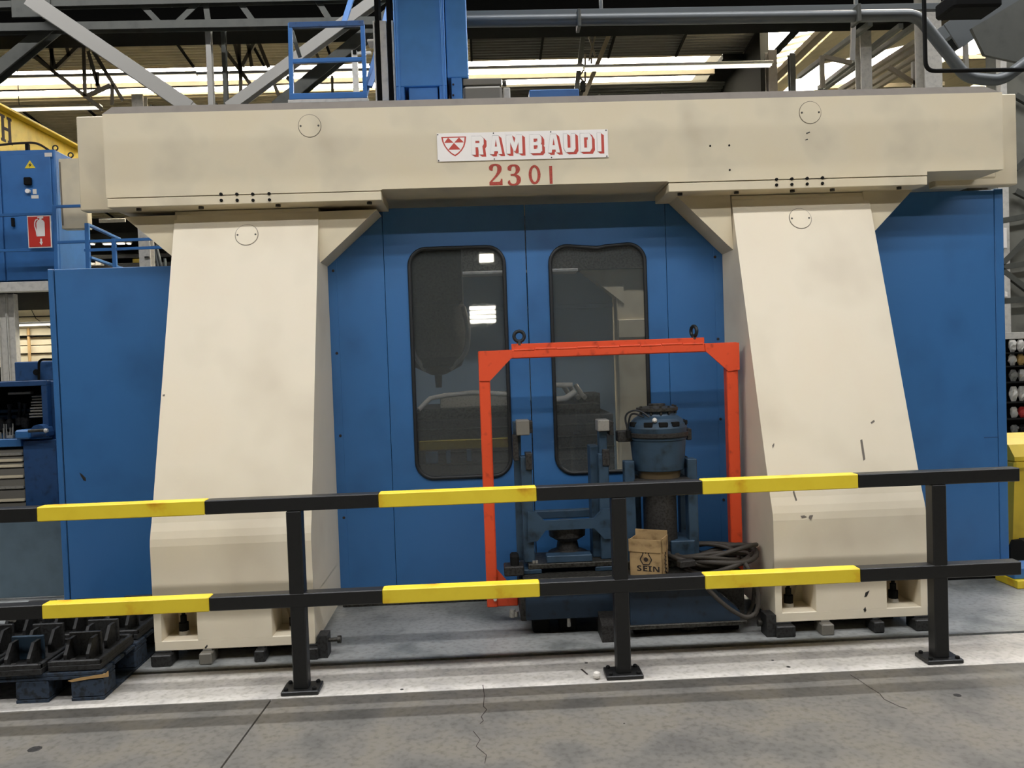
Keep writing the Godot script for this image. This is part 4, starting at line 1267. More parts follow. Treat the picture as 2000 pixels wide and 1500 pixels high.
	part(o, "lettering_face", face, "white")


func windowed(x0: float, x1: float, y0: float, y1: float, z: float, dep: float, hole: Array) -> G:
	# a panel with a round-cornered opening
	var g := G.new()
	var n := hole.size()
	var seg := n / 4 - 1
	var outer := []
	for i in n:
		var c := i / (seg + 1)
		var k := i % (seg + 1)
		var X := x1 if c in [0, 3] else x0
		var Y := y1 if c in [0, 1] else y0
		var on_side: bool = (k < seg / 2) == (c in [0, 2])
		if k == seg / 2:
			outer.append(Vector2(X, Y))
		elif on_side:
			outer.append(Vector2(X, hole[i].y))
		else:
			outer.append(Vector2(hole[i].x, Y))
	for i in n:
		var j := (i + 1) % n
		var a := Vector3(outer[i].x, outer[i].y, z)
		var b := Vector3(outer[j].x, outer[j].y, z)
		var c := Vector3(hole[j].x, hole[j].y, z)
		var d := Vector3(hole[i].x, hole[i].y, z)
		var k := Vector3(0, 0, -dep)
		g.quad(a, b, c, d)
		g.quad(d + k, c + k, b + k, a + k)
		g.quad(d, c, c + k, d + k)
		g.quad(b, a, a + k, b + k)
	return g


func loop(p: Array, z: float) -> Array:
	var o := []
	for q: Vector2 in p:
		o.append(Vector3(q.x, q.y, z))
	return o


func enclosure() -> void:
	var z := -5.45
	var yb := 0.145
	# the two leaves of the door with their windows
	var xa := -0.619
	var xb := 0.31
	var xc := 1.236
	for q in [["blue door leaf with a round-cornered window behind the orange frame's left leg, left of the pair", xa, xb, -0.452, 0.162, 0.862, 2.36, false], ["blue door leaf with a round-cornered window behind the lifting frame, right of the pair", xb, xc, 0.468, 1.088, 0.86, 2.35, true]]:
		var t := T("machine_door", q[0], "door", Vector3((q[1] + q[2]) / 2, yb, z), "sliding doors of the machine")
		var hole := rrect(q[3], q[4], q[5], q[6], 0.11)
		part(t, "panel", windowed(q[1] + 0.0035, q[2] - 0.0035, yb, 2.63, z, 0.04, hole), "blue")
		var path := []
		for p in rrect(q[3] - 0.002, q[4] + 0.002, q[5] - 0.002, q[6] + 0.002, 0.112):
			path.append(p)
		if q[7]:
			# the seal's joint sags at the top middle
			path.insert(9, Vector2((q[3] + q[4]) / 2 + 0.05, q[6] - 0.008))
			path.insert(10, Vector2((q[3] + q[4]) / 2, q[6] - 0.018))
			path.insert(11, Vector2((q[3] + q[4]) / 2 - 0.05, q[6] - 0.012))
		var g := G.new()
		g.tube(loop(path, z + 0.004), 0.0135, 8, true)
		part(t, "window_seal", g, "rubber")
		g = G.new()
		g.plate(hole, z - 0.012, 0.005)
		part(t, "window_pane", g, "glass")
		g = G.new()
		g.bx(q[1] + 0.05, q[2] - 0.05, yb, yb + 0.04, z - 0.05, z - 0.041)
		part(t, "stiffener", g, "blue_dark")
	# fixed panels left and right of the doors
	for q in [["narrow blue enclosure panel with screws between the left column and the door", -0.99, xa, -0.925, [Vector3(-0.948, 2.238, -5.45), Vector3(-0.946, 1.702, -5.45), Vector3(-0.945, 1.163, -5.45), Vector3(-0.944, 0.624, -5.45)]], ["narrow blue enclosure panel with screws between the door and the right column", xc, 1.615, 1.55, [Vector3(1.558, 2.251, -5.45), Vector3(1.563, 1.71, -5.45), Vector3(1.565, 1.179, -5.45), Vector3(1.571, 0.639, -5.45)]]]:
		var t := T("enclosure_panel", q[0], "panel", Vector3((q[1] + q[2]) / 2, yb, z))
		part(t, "sheet", box(q[1], q[2], yb, 2.63, z - 0.04, z - 0.001, 0.002), "blue")
		part(t, "edge_strip", box(q[3], q[1], yb, 2.6, z - 0.02, z + 0.003, 0.002) if q[3] > q[1] and q[1] < 0 else box(q[3], q[2], yb, 2.6, z - 0.02, z + 0.003, 0.002), "blue")
		for p in q[4]:
			screw(t, "screw", p + Vector3(0, 0, 0.002), 0.009, 0.006, "ink")
	# big side panels outside the columns
	var t2 := T("enclosure_panel", "large blue side panel at the left, ending at mid height behind the left column", "panel", Vector3(-2.4, 0.1, z))
	var xe := -2.732
	part(t2, "sheet", box(xe + 0.004, -1.5, 0.14, 2.303, z - 0.04, z, 0.003), "blue")
	part(t2, "edge_post", box(-2.771, xe - 0.004, 0.14, 2.305, z - 0.06, z + 0.002, 0.004), "blue")
	part(t2, "plinth", box(-2.771, -1.5, 0.006, 0.15, z - 0.15, z - 0.06), "black_matt")
	part(t2, "side_sheet", box(-2.771, -2.771 + 0.03, 0.14, 2.3, -8.0, z - 0.06), "blue")
	var g2 := G.new()
	for k in 10:
		var a := Vector3(-2.617, 0.981, -5.449).lerp(Vector3(-2.599, 0.943, -5.449), k / 10.0)
	g2.plate([-2.633, 0.988, -2.617, 0.977, -2.595, 0.953, -2.593, 0.93, -2.609, 0.937, -2.624, 0.964], z + 0.0012, 0.001)
	part(t2, "scuff", g2, "iron")
	t2 = T("enclosure_panel", "large blue side panel at the right, reaching up to the beam", "panel", Vector3(3.0, 0.1, z))
	var xs := 3.45
	part(t2, "sheet", box(2.2, xs - 0.003, 0.14, 2.64, z - 0.04, z, 0.003), "blue")
	part(t2, "edge_post", box(xs, 3.51, 0.14, 2.648, z - 0.06, z + 0.002, 0.004), "blue")
	part(t2, "plinth", box(2.2, 3.49, 0.006, 0.15, z - 0.2, z - 0.08), "black_matt")
	part(t2, "side_sheet", box(3.48, 3.51, 0.14, 2.64, -8.0, z - 0.06), "blue")
	part(t2, "scratch", box(3.351, 3.471, 0.982, 0.989, z, z + 0.001, 0.0), "blue_dark")
	# machine bed under the doors
	t2 = T("machine_bed", "dark grey bed of the machine seen as a ledge under the blue doors", "bed", Vector3(0.3, 0.006, -5.6))
	part(t2, "base", box(-0.99, 1.62, 0.006, 0.12, -7.8, -5.53), "steel_dark")
	part(t2, "ledge", box(-0.99, 1.62, 0.12, 0.145, -7.8, -5.47), "iron")


func chamber() -> void:
	# what stands inside, seen through the windows
	var t := T("rear_portal", "cream rear column and bracket of the machine seen through the right window", "machine frame", Vector3(0.4, 0.1, -8.0))
	var g := G.new()
	var xr := 1.293
	g.bx(xr, xr + 0.9, 0.1, 2.64, -8.6, -7.85, 0.006)
	part(t, "column", g, "cream")
	part(t, "pad", box(xr + 0.005, xr + 0.9, 1.792, 1.962, -7.85, -7.82), "cream")
	g = G.new()
	g.bx(-1.75, -0.98 - 0.0, 0.1, 2.64, -8.6, -7.85, 0.006)
	part(t, "column", g, "cream")
	g = G.new()
	var c := Vector3(1.311, 2.165, -7.85)
	var c2 := Vector3(0.964, 2.442, -7.85)
	g.plate(V2([c.x - 0.01, c.y, c.x + 0.05, c.y - 0.05, c.x + 0.05, c2.y + 0.02, c2.x, c2.y]), -7.84, 0.2)
	g.plate(V2([-0.99, c.y, -1.05, c.y - 0.05, -1.05, c2.y + 0.02, -0.62, c2.y]), -7.84, 0.2)
	part(t, "bracket", g, "cream")
	part(t, "crossbeam", box(-2.2, 3.0, c2.y, 3.15, -8.7, -7.8), "steel_dark")
	part(t, "rear_panel", box(-0.97, xr - 0.02, 0.14, c2.y + 0.02, -8.05, -8.0), "rear_blue")
	part(t, "panel_rib", box(-0.97, xr - 0.02, 2.095, 2.134, -8.0, -7.96), "rear_blue")
	t = T("work_lamp", "long pale strip lamp under the rear beam seen through both door windows", "light", Vector3(0.674, 2.424, -7.6))
	part(t, "housing", box(-0.223, 0.905, 2.409, 2.437, -7.8, -7.6), "white_steel")
	# spindle head hanging behind the left window
	t = T("spindle_head", "dark hanging spindle head with chuck behind the left window", "spindle head", Vector3(-0.366, 1.466, -6.7))
	var s := Vector3(-0.324, 2.472, -6.7)
	g = G.new()
	g.bx(-0.548, -0.138, 2.063, 2.745, -6.95, -6.45, 0.03)
	part(t, "ram", g, "casting")
	g = G.new()
	var y0 := 1.417
	g.lathe(Vector3(-0.359, y0, -6.7), Vector3.UP, [Vector2(0.025, 0), Vector2(0.03, 0.1), Vector2(0.06, 0.105), Vector2(0.13, 0.14), Vector2(0.19, 0.17), Vector2(0.22, 0.24), Vector2(0.235, 0.4), Vector2(0.23, 0.66)], 24)
	part(t, "spindle", g, "iron")
	g = G.new()
	g.tube(_bend([Vector3(-0.134, 2.043, -6.5), Vector3(-0.099, 1.88, -6.45), Vector3(-0.119, 1.683, -6.5), Vector3(-0.255, 1.566, -6.6)], 0.08), 0.02, 8)
	g.tube(_bend([Vector3(-0.553, 2.017, -6.5), Vector3(-0.537, 1.697, -6.45), Vector3(-0.458, 1.565, -6.6)], 0.08), 0.02, 8)
	part(t, "hose", g, "plastic_grey")
	# table with clamped fixture
	t = T("machining_table", "dark machining table behind the lower half of the door windows", "table", Vector3(0.2, 0.1, -6.7))
	var yt := 1.178
	part(t, "table", box(-0.62, 1.0, 0.147, yt, -7.4, -6.4, 0.01), "iron")
	for k in 4:
		part(t, "slot_edge", box(-0.62, 1.0, yt - 0.08 - 0.09 * k, yt - 0.07 - 0.09 * k, -6.4, -6.385), "steel_dark")
	for b in [[Vector3(-0.462, 0.847, -6.38), Vector3(-0.368, 0.934, -6.38)], [Vector3(-0.305, 0.841, -6.38), Vector3(-0.27, 0.938, -6.38)], [Vector3(-0.147, 0.854, -6.38), Vector3(-0.112, 0.94, -6.38)]]:
		part(t, "clamp", box(b[0].x, b[1].x, b[0].y, b[1].y, -6.4, -6.36), "blue_steel")
	t = T("workpiece_fixture", "steel plate fixture with clamped workpiece on the machining table", "fixture", Vector3(0.1, yt, -6.7))
	part(t, "base_plate", box(-0.517, 0.9, yt, 1.26, -7.2, -6.42), "steel_dark")
	part(t, "plate", box(-0.342, 0.219, 1.26, 1.356, -7.1, -6.5), "steel_bright")
	g = G.new()
	g.tube([Vector3(-0.503, 1.261, -6.4), Vector3(-0.416, 1.343, -6.45), Vector3(-0.299, 1.36, -6.5), Vector3(-0.078, 1.376, -6.5), Vector3(0.222, 1.349, -6.5)], 0.018, 8)
	g.tube([Vector3(0.518, 1.293, -6.45), Vector3(0.639, 1.304, -6.45), Vector3(0.717, 1.353, -6.45)], 0.025, 8)
	g.tube([Vector3(0.498, 1.392, -6.5), Vector3(0.567, 1.409, -6.5), Vector3(0.7, 1.405, -6.5)], 0.02, 8)
	part(t, "bent_pipe", g, "white_steel")
	g = G.new()
	for k in 3:
		g.tube([Vector3(0.637, 1.4, -6.6) + Vector3(0.05 * k, 0, 0), Vector3(0.678, 1.323, -6.55) + Vector3(0.05 * k, 0, 0), Vector3(0.696, 1.284, -6.5) + Vector3(0.05 * k, 0.02, 0)], 0.02, 8)
	part(t, "workpiece", g, "steel_bright")
	part(t, "clamp_block", box(0.757, 0.929, yt, 1.331, -6.9, -6.6), "steel_dark")


func upper_machine() -> void:
	# saddle and ram behind the beam
	var t := T("machine_ram", "tall bright blue vertical ram housing rising behind the beam", "machine column", Vector3(-0.3, 2.7, -6.9))
	var z := -6.6
	part(t, "saddle", box(-1.6, 2.0, 2.75, 3.5, -7.0, -6.27, 0.01), "blue_dark")
	var x0 := -0.599
	var x1 := -0.203
	var x2 := -0.03
	var top := 6.4
	var yb := 3.5
	part(t, "front_cover", box(x0, x1, 3.792, top, -7.3, z, 0.006), "ram_blue")
	part(t, "lower_cover", box(x0, -0.536, yb, 3.792, -7.3, z, 0.004), "ram_blue")
	part(t, "lower_cover", box(-0.263, x1, yb, 3.792, -7.3, z, 0.004), "ram_blue")
	part(t, "recessed_plate", box(-0.504, -0.275, yb, 3.792, -7.3, z - 0.03, 0.004), "ram_blue")
	part(t, "edge_rib", box(x0 + 0.02, x0 + 0.035, 3.685, top, z, z + 0.012), "ram_blue")
	part(t, "edge_rib", box(x1 - 0.03, x1 - 0.015, yb, top, z, z + 0.02), "ram_blue")
	part(t, "side_cover", box(x1 + 0.006, x2, 3.858, top, -7.3, z - 0.015, 0.006), "ram_blue")
	part(t, "side_cover", box(-0.166, -0.082, yb, 3.858, -7.3, z - 0.015, 0.004), "ram_blue")
	for p in [[Vector3(-0.152, 3.799, -6.6)], [Vector3(-0.155, 3.715, -6.6)]]:
		screw(t, "screw", p[0], 0.008, 0.006, "ink")
	# guide rails and bellows left of the ram
	for q in [[-0.774, -0.761, "white_steel"], [-0.757, -0.725, "dark"], [-0.721, -0.668, "white_steel"], [-0.664, -0.628, "dark"], [-0.628, -0.611, "white_steel"]]:
		part(t, "guide_rail", box(q[0], q[1], yb, top if q[2] == "dark" else 4.348, -6.9, -6.7, 0.003), q[2])
	part(t, "bracket_plate", box(-0.83, -0.716, 4.204, 4.224, -6.9, -6.75), "white_steel")
	t = T("drive_motor", "grey ribbed drive motor lying behind the beam right of the blue ram", "motor", Vector3(0.065, 3.674, -6.6))
	part(t, "housing", box(-0.078, 0.232, 3.501, 3.786, -6.9, -6.6, 0.02), "motor_grey")
	part(t, "terminal_box", box(-0.075, 0.231, 3.798, 3.85, -6.85, -6.62, 0.006), "motor_grey")
	part(t, "end_cover", box(0.24, 0.297, 3.501, 3.777, -6.85, -6.63, 0.008), "white_steel")
	var g := G.new()
	g.cyl(Vector3(0.236, 3.815, -6.65), Vector3(0.269, 3.814, -6.65), 0.025)
	part(t, "cable_gland", g, "steel_dark")
	one("oil_tank", "light blue box lying behind the beam in front of the rooflight", "box", box(0.453, 0.853, 3.501, 3.777, -7.1, -6.7, 0.008), "blue_bright")
	# access platform with guardrail and stair
	t = T("access_platform", "small blue access platform with guardrail and steep stair behind the beam", "platform", Vector3(-1.379, 4.121, -8.0))
	part(t, "deck_edge", box(-1.748, -0.991, 4.116, 4.149, -8.42, -7.98), "white_steel")
	part(t, "toe_board", box(-1.728, -1.0, 4.149, 4.207, -8.02, -7.98), "blue_bright")
	for b in [[Vector3(-1.699, 4.867, -8.0), Vector3(-1.715, 4.148, -8.0)], [Vector3(-1.021, 4.843, -8.0), Vector3(-1.02, 4.136, -8.0)]]:
		g = G.new()
		g.bar(b[0], b[1], 0.04, 0.035)
		part(t, "post", g, "blue_bright")
	g = G.new()
	g.bar(Vector3(-1.709, 4.848, -8.0), Vector3(-1.006, 4.852, -8.0), 0.05, 0.04)
	part(t, "rail", g, "blue_dark")
	g = G.new()
	g.bar(Vector3(-1.699, 4.512, -8.0), Vector3(-1.024, 4.517, -8.0), 0.04, 0.03)
	part(t, "rail", g, "blue_bright")
	for b in [[Vector3(-1.029, 4.16, -8.0), Vector3(-0.754, 5.34, -8.4)], [Vector3(-0.977, 4.256, -8.0), Vector3(-0.72, 5.168, -8.4)], [Vector3(-1.209, 4.906, -8.1), Vector3(-1.126, 5.303, -8.3)]]:
		g = G.new()
		g.bar(b[0], b[1], 0.05, 0.03)
		part(t, "stair_rail", g, "blue_bright")
	for b in [[Vector3(-0.961, 4.705, -8.2), Vector3(-0.909, 4.773, -8.2)], [Vector3(-0.997, 4.543, -8.2), Vector3(-0.945, 4.478, -8.2)], [Vector3(-0.9, 4.862, -8.2), Vector3(-0.846, 4.742, -8.2)]]:
		part(t, "stair_tie", bars([b], 0.02, 0.02), "blue_dark")
	part(t, "angle_stay", bars([[Vector3(-1.708, 4.839, -8.1), Vector3(-1.641, 4.586, -8.1)]], 0.035, 0.02), "truss")
	for x in [-1.729, -1.104]:
		part(t, "leg", box(x - 0.04, x + 0.04, 3.15, 4.121, -8.4, -8.3), "blue_dark")
	t = T("cable_post", "light square post with an open top behind the blue guardrail", "post", Vector3(-1.181, 4.315, -8.4))
	g = G.new()
	g.bar(Vector3(-1.172, 4.27, -8.5), Vector3(-1.177, 4.781, -8.5), 0.055, 0.055)
	part(t, "post", g, "white_steel")
	part(t, "cap", box(-1.189, -1.153, 4.74, 4.78, -8.48, -8.465, 0.001), "dark")
	part(t, "arm", bars([[Vector3(-1.158, 4.755, -8.5), Vector3(-1.009, 4.762, -8.5)]], 0.03, 0.03), "white_steel")
	part(t, "leg", box(-1.172 - 0.03, -1.172 + 0.03, 3.15, 4.275, -8.53, -8.47), "white_steel")


func sled() -> void:
	# two low steel skids that carry the tooling
	var t := T("skid", "dark blue steel skid under the empty tool stand, left of the pair", "skid", Vector3(0.45, 0.006, -4.95))
	part(t, "deck", box(0.19, 0.75, 0.33, 0.352, -5.25, -4.74, 0.004), "steel_dark")
	part(t, "front_beam", box(0.2, 0.74, 0.1, 0.27, -4.86, -4.78, 0.006), "blue_grime")
	part(t, "front_rail", box(0.2, 0.74, 0.27, 0.33, -4.84, -4.76, 0.006), "steel_dark")
	part(t, "end_plate", box(0.17, 0.21, 0.09, 0.33, -5.25, -4.8, 0.006), "iron")
	part(t, "rear_beam", box(0.2, 0.74, 0.1, 0.33, -5.25, -5.17, 0.006), "blue_grime")
	for x in [0.24, 0.4, 0.66]:
		part(t, "foot", box(x, x + 0.1, 0.006, 0.1, -4.95, -4.84, 0.008), "black_matt")
	for x in [0.24, 0.66]:
		part(t, "foot", box(x, x + 0.1, 0.006, 0.1, -5.25, -5.15, 0.008), "black_matt")
	var g := G.new()
	g.cyl(Vector3(0.45, 0.05, -4.8), Vector3(0.45, 0.1, -4.8), 0.012)
	part(t, "bolt", g, "steel_bright")
	g = G.new()
	g.cyl(Vector3(0.123, 0.104, -4.85), Vector3(0.124, 0.149, -4.85), 0.018, 0.018, 6)
	g.cyl(Vector3(0.144, 0.106, -4.85), Vector3(0.145, 0.136, -4.85), 0.014, 0.014, 6)
	part(t, "side_bolt", g, "steel_bright")
	# low bracket with slanted side at the middle
	g = G.new()
	g.side(V2([-4.62, 0.006, -4.62, 0.1, -4.8, 0.14, -4.8, 0.006]), 0.62, 0.76)
	part(t, "lug", g, "iron")
	t = T("skid", "dark blue steel skid under the spare milling head, right of the pair", "skid", Vector3(1.1, 0.006, -4.95))
	part(t, "deck", box(0.78, 1.465, 0.33, 0.352, -5.25, -4.62, 0.004), "steel_dark")
	g = G.new()
	g.plate(V2([0.79, 0.07, 1.42, 0.07, 1.42, 0.14, 1.25, 0.3, 0.79, 0.3]), -4.66, 0.06)
	part(t, "front_plate", g, "blue_grime")
	part(t, "front_rail", box(0.78, 1.46, 0.3, 0.33, -4.72, -4.63, 0.005), "steel_dark")
	part(t, "slot", box(0.82, 1.0, 0.272, 0.29, -4.664, -4.658, 0.001), "black_matt")
	part(t, "lower_rail", box(0.78, 1.46, 0.06, 0.085, -4.72, -4.645, 0.004), "steel_dark")
	g = G.new()
	g.plate(V2([1.25, 0.3, 1.46, 0.3, 1.46, 0.09, 1.43, 0.09, 1.43, 0.14]), -4.7, 0.03)
	part(t, "end_plate", g, "iron")
	part(t, "rear_beam", box(0.79, 1.45, 0.08, 0.33, -5.25, -5.17, 0.006), "blue_grime")
	for x in [0.82, 1.1, 1.34]:
		part(t, "foot", box(x, x + 0.1, 0.006, 0.08, -4.85, -4.74, 0.006), "black_matt" if x != 1.1 else "steel_dark")
		part(t, "foot", box(x, x + 0.1, 0.006, 0.08, -5.25, -5.15, 0.006), "black_matt")
	# empty tool stand on the left skid
	t = T("tool_stand", "blue and grey welded stand with two clamping jaws, empty, behind the middle of the fence", "stand", Vector3(0.45, 0.352, -4.9))
	part(t, "foot_plate", box(0.227, 0.73, 0.38, 0.41, -5.15, -4.85, 0.004), "steel_dark")
	for x in [0.256, 0.683]:
		part(t, "pad", box(x - 0.06, x + 0.05, 0.352, 0.38, -5.0, -4.85, 0.004), "blue_steel")
	for q in [[0.204, 0.271, -1.0], [0.668, 0.729, 1.0]]:
		part(t, "upright", box(q[0], q[1], 0.41, 1.043, -4.98, -4.9, 0.004), "blue_steel")
	part(t, "upright_plate", box(0.167, 0.213, 0.41, 1.248, -5.02, -4.96, 0.003), "blue_steel")
	part(t, "upright_plate", box(0.627, 0.682, 0.41, 1.082, -5.1, -4.96, 0.003), "blue_steel")
	for q in [[1004, 1031, 821, 850], [1158, 1190, 820, 844]]:
		pass
	for b in [[Vector3(0.185, 1.173, -4.86), Vector3(0.263, 1.261, -4.86)], [Vector3(0.666, 1.179, -4.86), Vector3(0.735, 1.246, -4.86)]]:
		g = G.new()
		g.bx(b[0].x, b[1].x, b[0].y, b[1].y, -4.98, -4.86, 0.004)
		part(t, "jaw", g, "steel_bright" if b[0].x > 0.6 else "motor_grey")
	for b in [[Vector3(0.234, 0.963, -4.9), Vector3(0.274, 1.062, -4.9)], [Vector3(0.163, 1.021, -4.9), Vector3(0.195, 1.172, -4.9)], [Vector3(0.692, 0.97, -4.9), Vector3(0.735, 1.069, -4.9)], [Vector3(0.738, 1.151, -4.9), Vector3(0.762, 1.236, -4.9)], [Vector3(0.263, 1.182, -4.9), Vector3(0.283, 1.254, -4.9)]]:
		part(t, "jaw_guide", box(b[0].x, b[1].x, b[0].y, b[1].y, -5.0, -4.89, 0.003), "iron")
	part(t, "jaw_stem", box(0.676, 0.724, 1.03, 1.174, -4.98, -4.91, 0.003), "blue_steel")
	g = G.new()
	g.plate([0.236, 0.716, 0.282, 0.714, 0.332, 0.657, 0.627, 0.66, 0.684, 0.716, 0.733, 0.717, 0.73, 0.537, 0.688, 0.535, 0.629, 0.602, 0.339, 0.602, 0.288, 0.54, 0.23, 0.534], -4.88, 0.03)
	part(t, "cross_plate", g, "blue_steel")
	part(t, "rear_crossbar", box(0.291, 0.657, 0.628, 0.676, -5.16, -5.1, 0.004), "blue_steel")
	part(t, "front_channel", box(0.338, 0.608, 0.41, 0.452, -4.95, -4.86, 0.004), "blue_steel")
	g = G.new()
	g.lathe(Vector3(0.478, 0.41, -5.02), Vector3.UP, [Vector2(0.12, 0), Vector2(0.12, 0.03), Vector2(0.07, 0.05), Vector2(0.06, 0.1), Vector2(0.11, 0.13), Vector2(0.115, 0.2), Vector2(0.06, 0.22)], 18)
	part(t, "seat", g, "iron")
	for x in [0.261, 0.279]:
		g = G.new()
		g.cyl(Vector3(x, 0.41, -4.88), Vector3(x, 0.425, -4.88), 0.008)
		part(t, "bolt", g, "steel_bright")
	# clamp and block at the left end
	t = T("clamp_block", "small black clamp block on the left skid beside the orange leg", "block", Vector3(0.143, 0.386, -4.95))
	part(t, "base", box(0.083, 0.2, 0.352, 0.408, -4.94, -4.82, 0.006), "iron")
	part(t, "head", box(0.122, 0.174, 0.36, 0.471, -4.94, -4.84, 0.012), "black_matt")
	# spare milling head on its stand
	t = T("head_stand", "blue welded stand that carries the spare milling head", "stand", Vector3(1.05, 0.352, -4.95))
	for q in [[1225, 1240, 901, -4.87], [1348, 1362, 896, -4.87]]:
		pass
	for b in [[Vector3(0.818, 0.449, -4.87), Vector3(0.878, 0.994, -4.87)], [Vector3(1.193, 0.464, -4.87), Vector3(1.251, 0.994, -4.87)]]:
		part(t, "upright", box(b[0].x, b[1].x, 0.38, b[1].y, -4.95, -4.87, 0.004), "blue_steel")
	for b in [[Vector3(1.191, 0.448, -5.08), Vector3(1.252, 0.918, -5.08)], [Vector3(0.903, 0.461, -5.08), Vector3(0.949, 0.93, -5.08)]]:
		part(t, "upright", box(b[0].x, b[1].x, 0.38, b[1].y, -5.14, -5.08, 0.004), "blue_steel")
	part(t, "foot_plate", box(0.787, 1.309, 0.352, 0.4, -5.2, -4.865, 0.005), "steel_dark")
	part(t, "step_plate", box(1.076, 1.222, 0.4, 0.512, -5.1, -4.85, 0.005), "blue_steel")
	part(t, "seat_ring", box(0.87, 1.2, 0.86, 0.885, -5.12, -4.8, 0.004), "iron")
	g = G.new()
	g.lathe(Vector3(1.04, 0.4, -4.96), Vector3.UP, [Vector2(0.12, 0), Vector2(0.12, 0.03), Vector2(0.1, 0.05), Vector2(0.1, 0.43), Vector2(0.15, 0.46)], 24)
	part(t, "sleeve", g, "iron")
	part(t, "side_latch", box(1.193, 1.23, 0.936, 0.993, -5.06, -5.0), "black_matt")
	t = T("milling_head", "spare round blue milling head with cables, standing on the blue stand", "milling head", Vector3(1.04, 0.885, -4.96))
	var o := Vector3(1.04, 0.885, -4.96)
	g = G.new()
	g.lathe(o, Vector3.UP, [Vector2(0.125, 0), Vector2(0.13, 0.03), Vector2(0.13, 0.045)], 32)
	part(t, "nose_ring", g, "bronze")
	g = G.new()
	g.lathe(o, Vector3.UP, [Vector2(0.148, 0.045), Vector2(0.152, 0.05), Vector2(0.166, 0.225), Vector2(0.172, 0.23), Vector2(0.172, 0.245)], 40)
	var body := part(t, "body", g, "blue_steel")
	g = G.new()
	g.lathe(o, Vector3.UP, [Vector2(0.17, 0.245), Vector2(0.182, 0.248), Vector2(0.182, 0.27), Vector2(0.17, 0.274)], 40)
	part(t, "clamp_ring", g, "iron")
	g = G.new()
	g.lathe(o, Vector3.UP, [Vector2(0.172, 0.27), Vector2(0.176, 0.3), Vector2(0.168, 0.325), Vector2(0.14, 0.355), Vector2(0.112, 0.372), Vector2(0.105, 0.385), Vector2(0.105, 0.4)], 40)
	part(t, "dome", g, "blue_steel")
	g = G.new()
	g.lathe(o, Vector3.UP, [Vector2(0.118, 0.395), Vector2(0.124, 0.4), Vector2(0.124, 0.418), Vector2(0.07, 0.426), Vector2(0.05, 0.428), Vector2(0.05, 0.44), Vector2(0.03, 0.442)], 32)
	part(t, "top_flange", g, "steel_dark")
	for a in [0.35, 1.1, 1.57, 2.1, 2.8, -0.3]:
		var d := Vector3(cos(a), 0, sin(a))
		g = G.new()
		g.obox(o + d * 0.165 + Vector3(0, 0.325, 0), Basis(Vector3.UP, -a), Vector3(0.012, 0.014, 0.026), 0.004)
		part(t, "pocket_lug", g, "black_matt")
		g = G.new()
		g.cyl(o + d * 0.11 + Vector3(0, 0.38, 0), o + d * 0.11 + Vector3(0, 0.43, 0), 0.008, 0.008, 6)
		part(t, "stud", g, "steel_dark")
	g = G.new()
	g.tube(_bend([o + Vector3(-0.075, 0.37, 0.13), o + Vector3(-0.13, 0.42, 0.1), o + Vector3(-0.21, 0.39, 0.05), o + Vector3(-0.19, 0.29, 0.06)], 0.05), 0.006, 6)
	g.tube(_bend([o + Vector3(-0.1, 0.37, 0.1), o + Vector3(-0.17, 0.4, 0.06), o + Vector3(-0.195, 0.28, 0.05)], 0.04), 0.006, 6)
	part(t, "cable", g, "rubber")
	g = G.new()
	g.cyl(o + Vector3(-0.19, 0.29, 0.06), o + Vector3(-0.185, 0.245, 0.06), 0.014)
	part(t, "connector", g, "black_matt")
	g = G.new()
	g.lathe(o + Vector3(-0.045, 0.348, 0.142), Vector3(-0.2, 0.35, 1), [Vector2(0.014, 0), Vector2(0.014, 0.02), Vector2(0.009, 0.028)], 12)
	part(t, "bright_fitting", g, "white_steel")
	part(t, "side_clamp", box(o.x - 0.25, o.x - 0.16, 1.105, 1.17, -5.0, -4.92, 0.006), "iron")
	part(t, "side_clamp", box(o.x + 0.17, o.x + 0.2, 1.1, 1.17, -5.0, -4.93, 0.005), "iron")
	# carton with the printed mark
	carton()
	# cable coil and loose hoses
	var rng := RandomNumberGenerator.new()
	rng.seed = 5
	t = T("hose_coil", "pile of dark dusty hoses coiled on the right skid beside the carton", "hose", Vector3(1.3, 0.352, -4.85))
	for k in 7:
		var c := Vector3(1.33 + rng.randf_range(-0.05, 0.05), 0.372 + 0.012 * k, -4.84 + rng.randf_range(-0.03, 0.03))
		var rx := rng.randf_range(0.17, 0.24)
		var rz := rng.randf_range(0.11, 0.17)
		var tilt := rng.randf_range(-0.12, 0.12)
		var p := []
		for i in 32:
			var a := TAU * i / 32
			p.append(c + Vector3(cos(a) * rx, 0.02 * sin(a * 2.0 + k) + cos(a) * tilt * 0.2 + 0.01, sin(a) * rz))
		g = G.new()
		g.tube(p, rng.randf_range(0.011, 0.017), 8, true)
		part(t, "hose_turn", g, "hose")
	g = G.new()
	g.obox(Vector3(1.123, 0.421, -4.68), Basis(Vector3.UP, 0.3), Vector3(0.05, 0.02, 0.025), 0.006)
	part(t, "plug", g, "iron")
	t = T("hanging_hose", "grey hose hanging down in a loop off the right end of the right skid", "hose", Vector3(1.5, 0.01, -4.62))
	g = G.new()
	g.tube(_bend([Vector3(1.457, 0.412, -4.66), Vector3(1.502, 0.308, -4.6), Vector3(1.516, 0.176, -4.6), Vector3(1.468, 0.105, -4.6), Vector3(1.387, 0.138, -4.6), Vector3(1.295, 0.212, -4.58), Vector3(1.216, 0.297, -4.58)], 0.06), 0.013, 8)
	part(t, "hose", g, "hose")
	g = G.new()
	g.tube(_bend([Vector3(1.543, 0.296, -4.75), Vector3(1.523, 0.116, -4.75), Vector3(1.445, 0.06, -4.7)], 0.06), 0.012, 8)
	part(t, "hose", g, "hose")


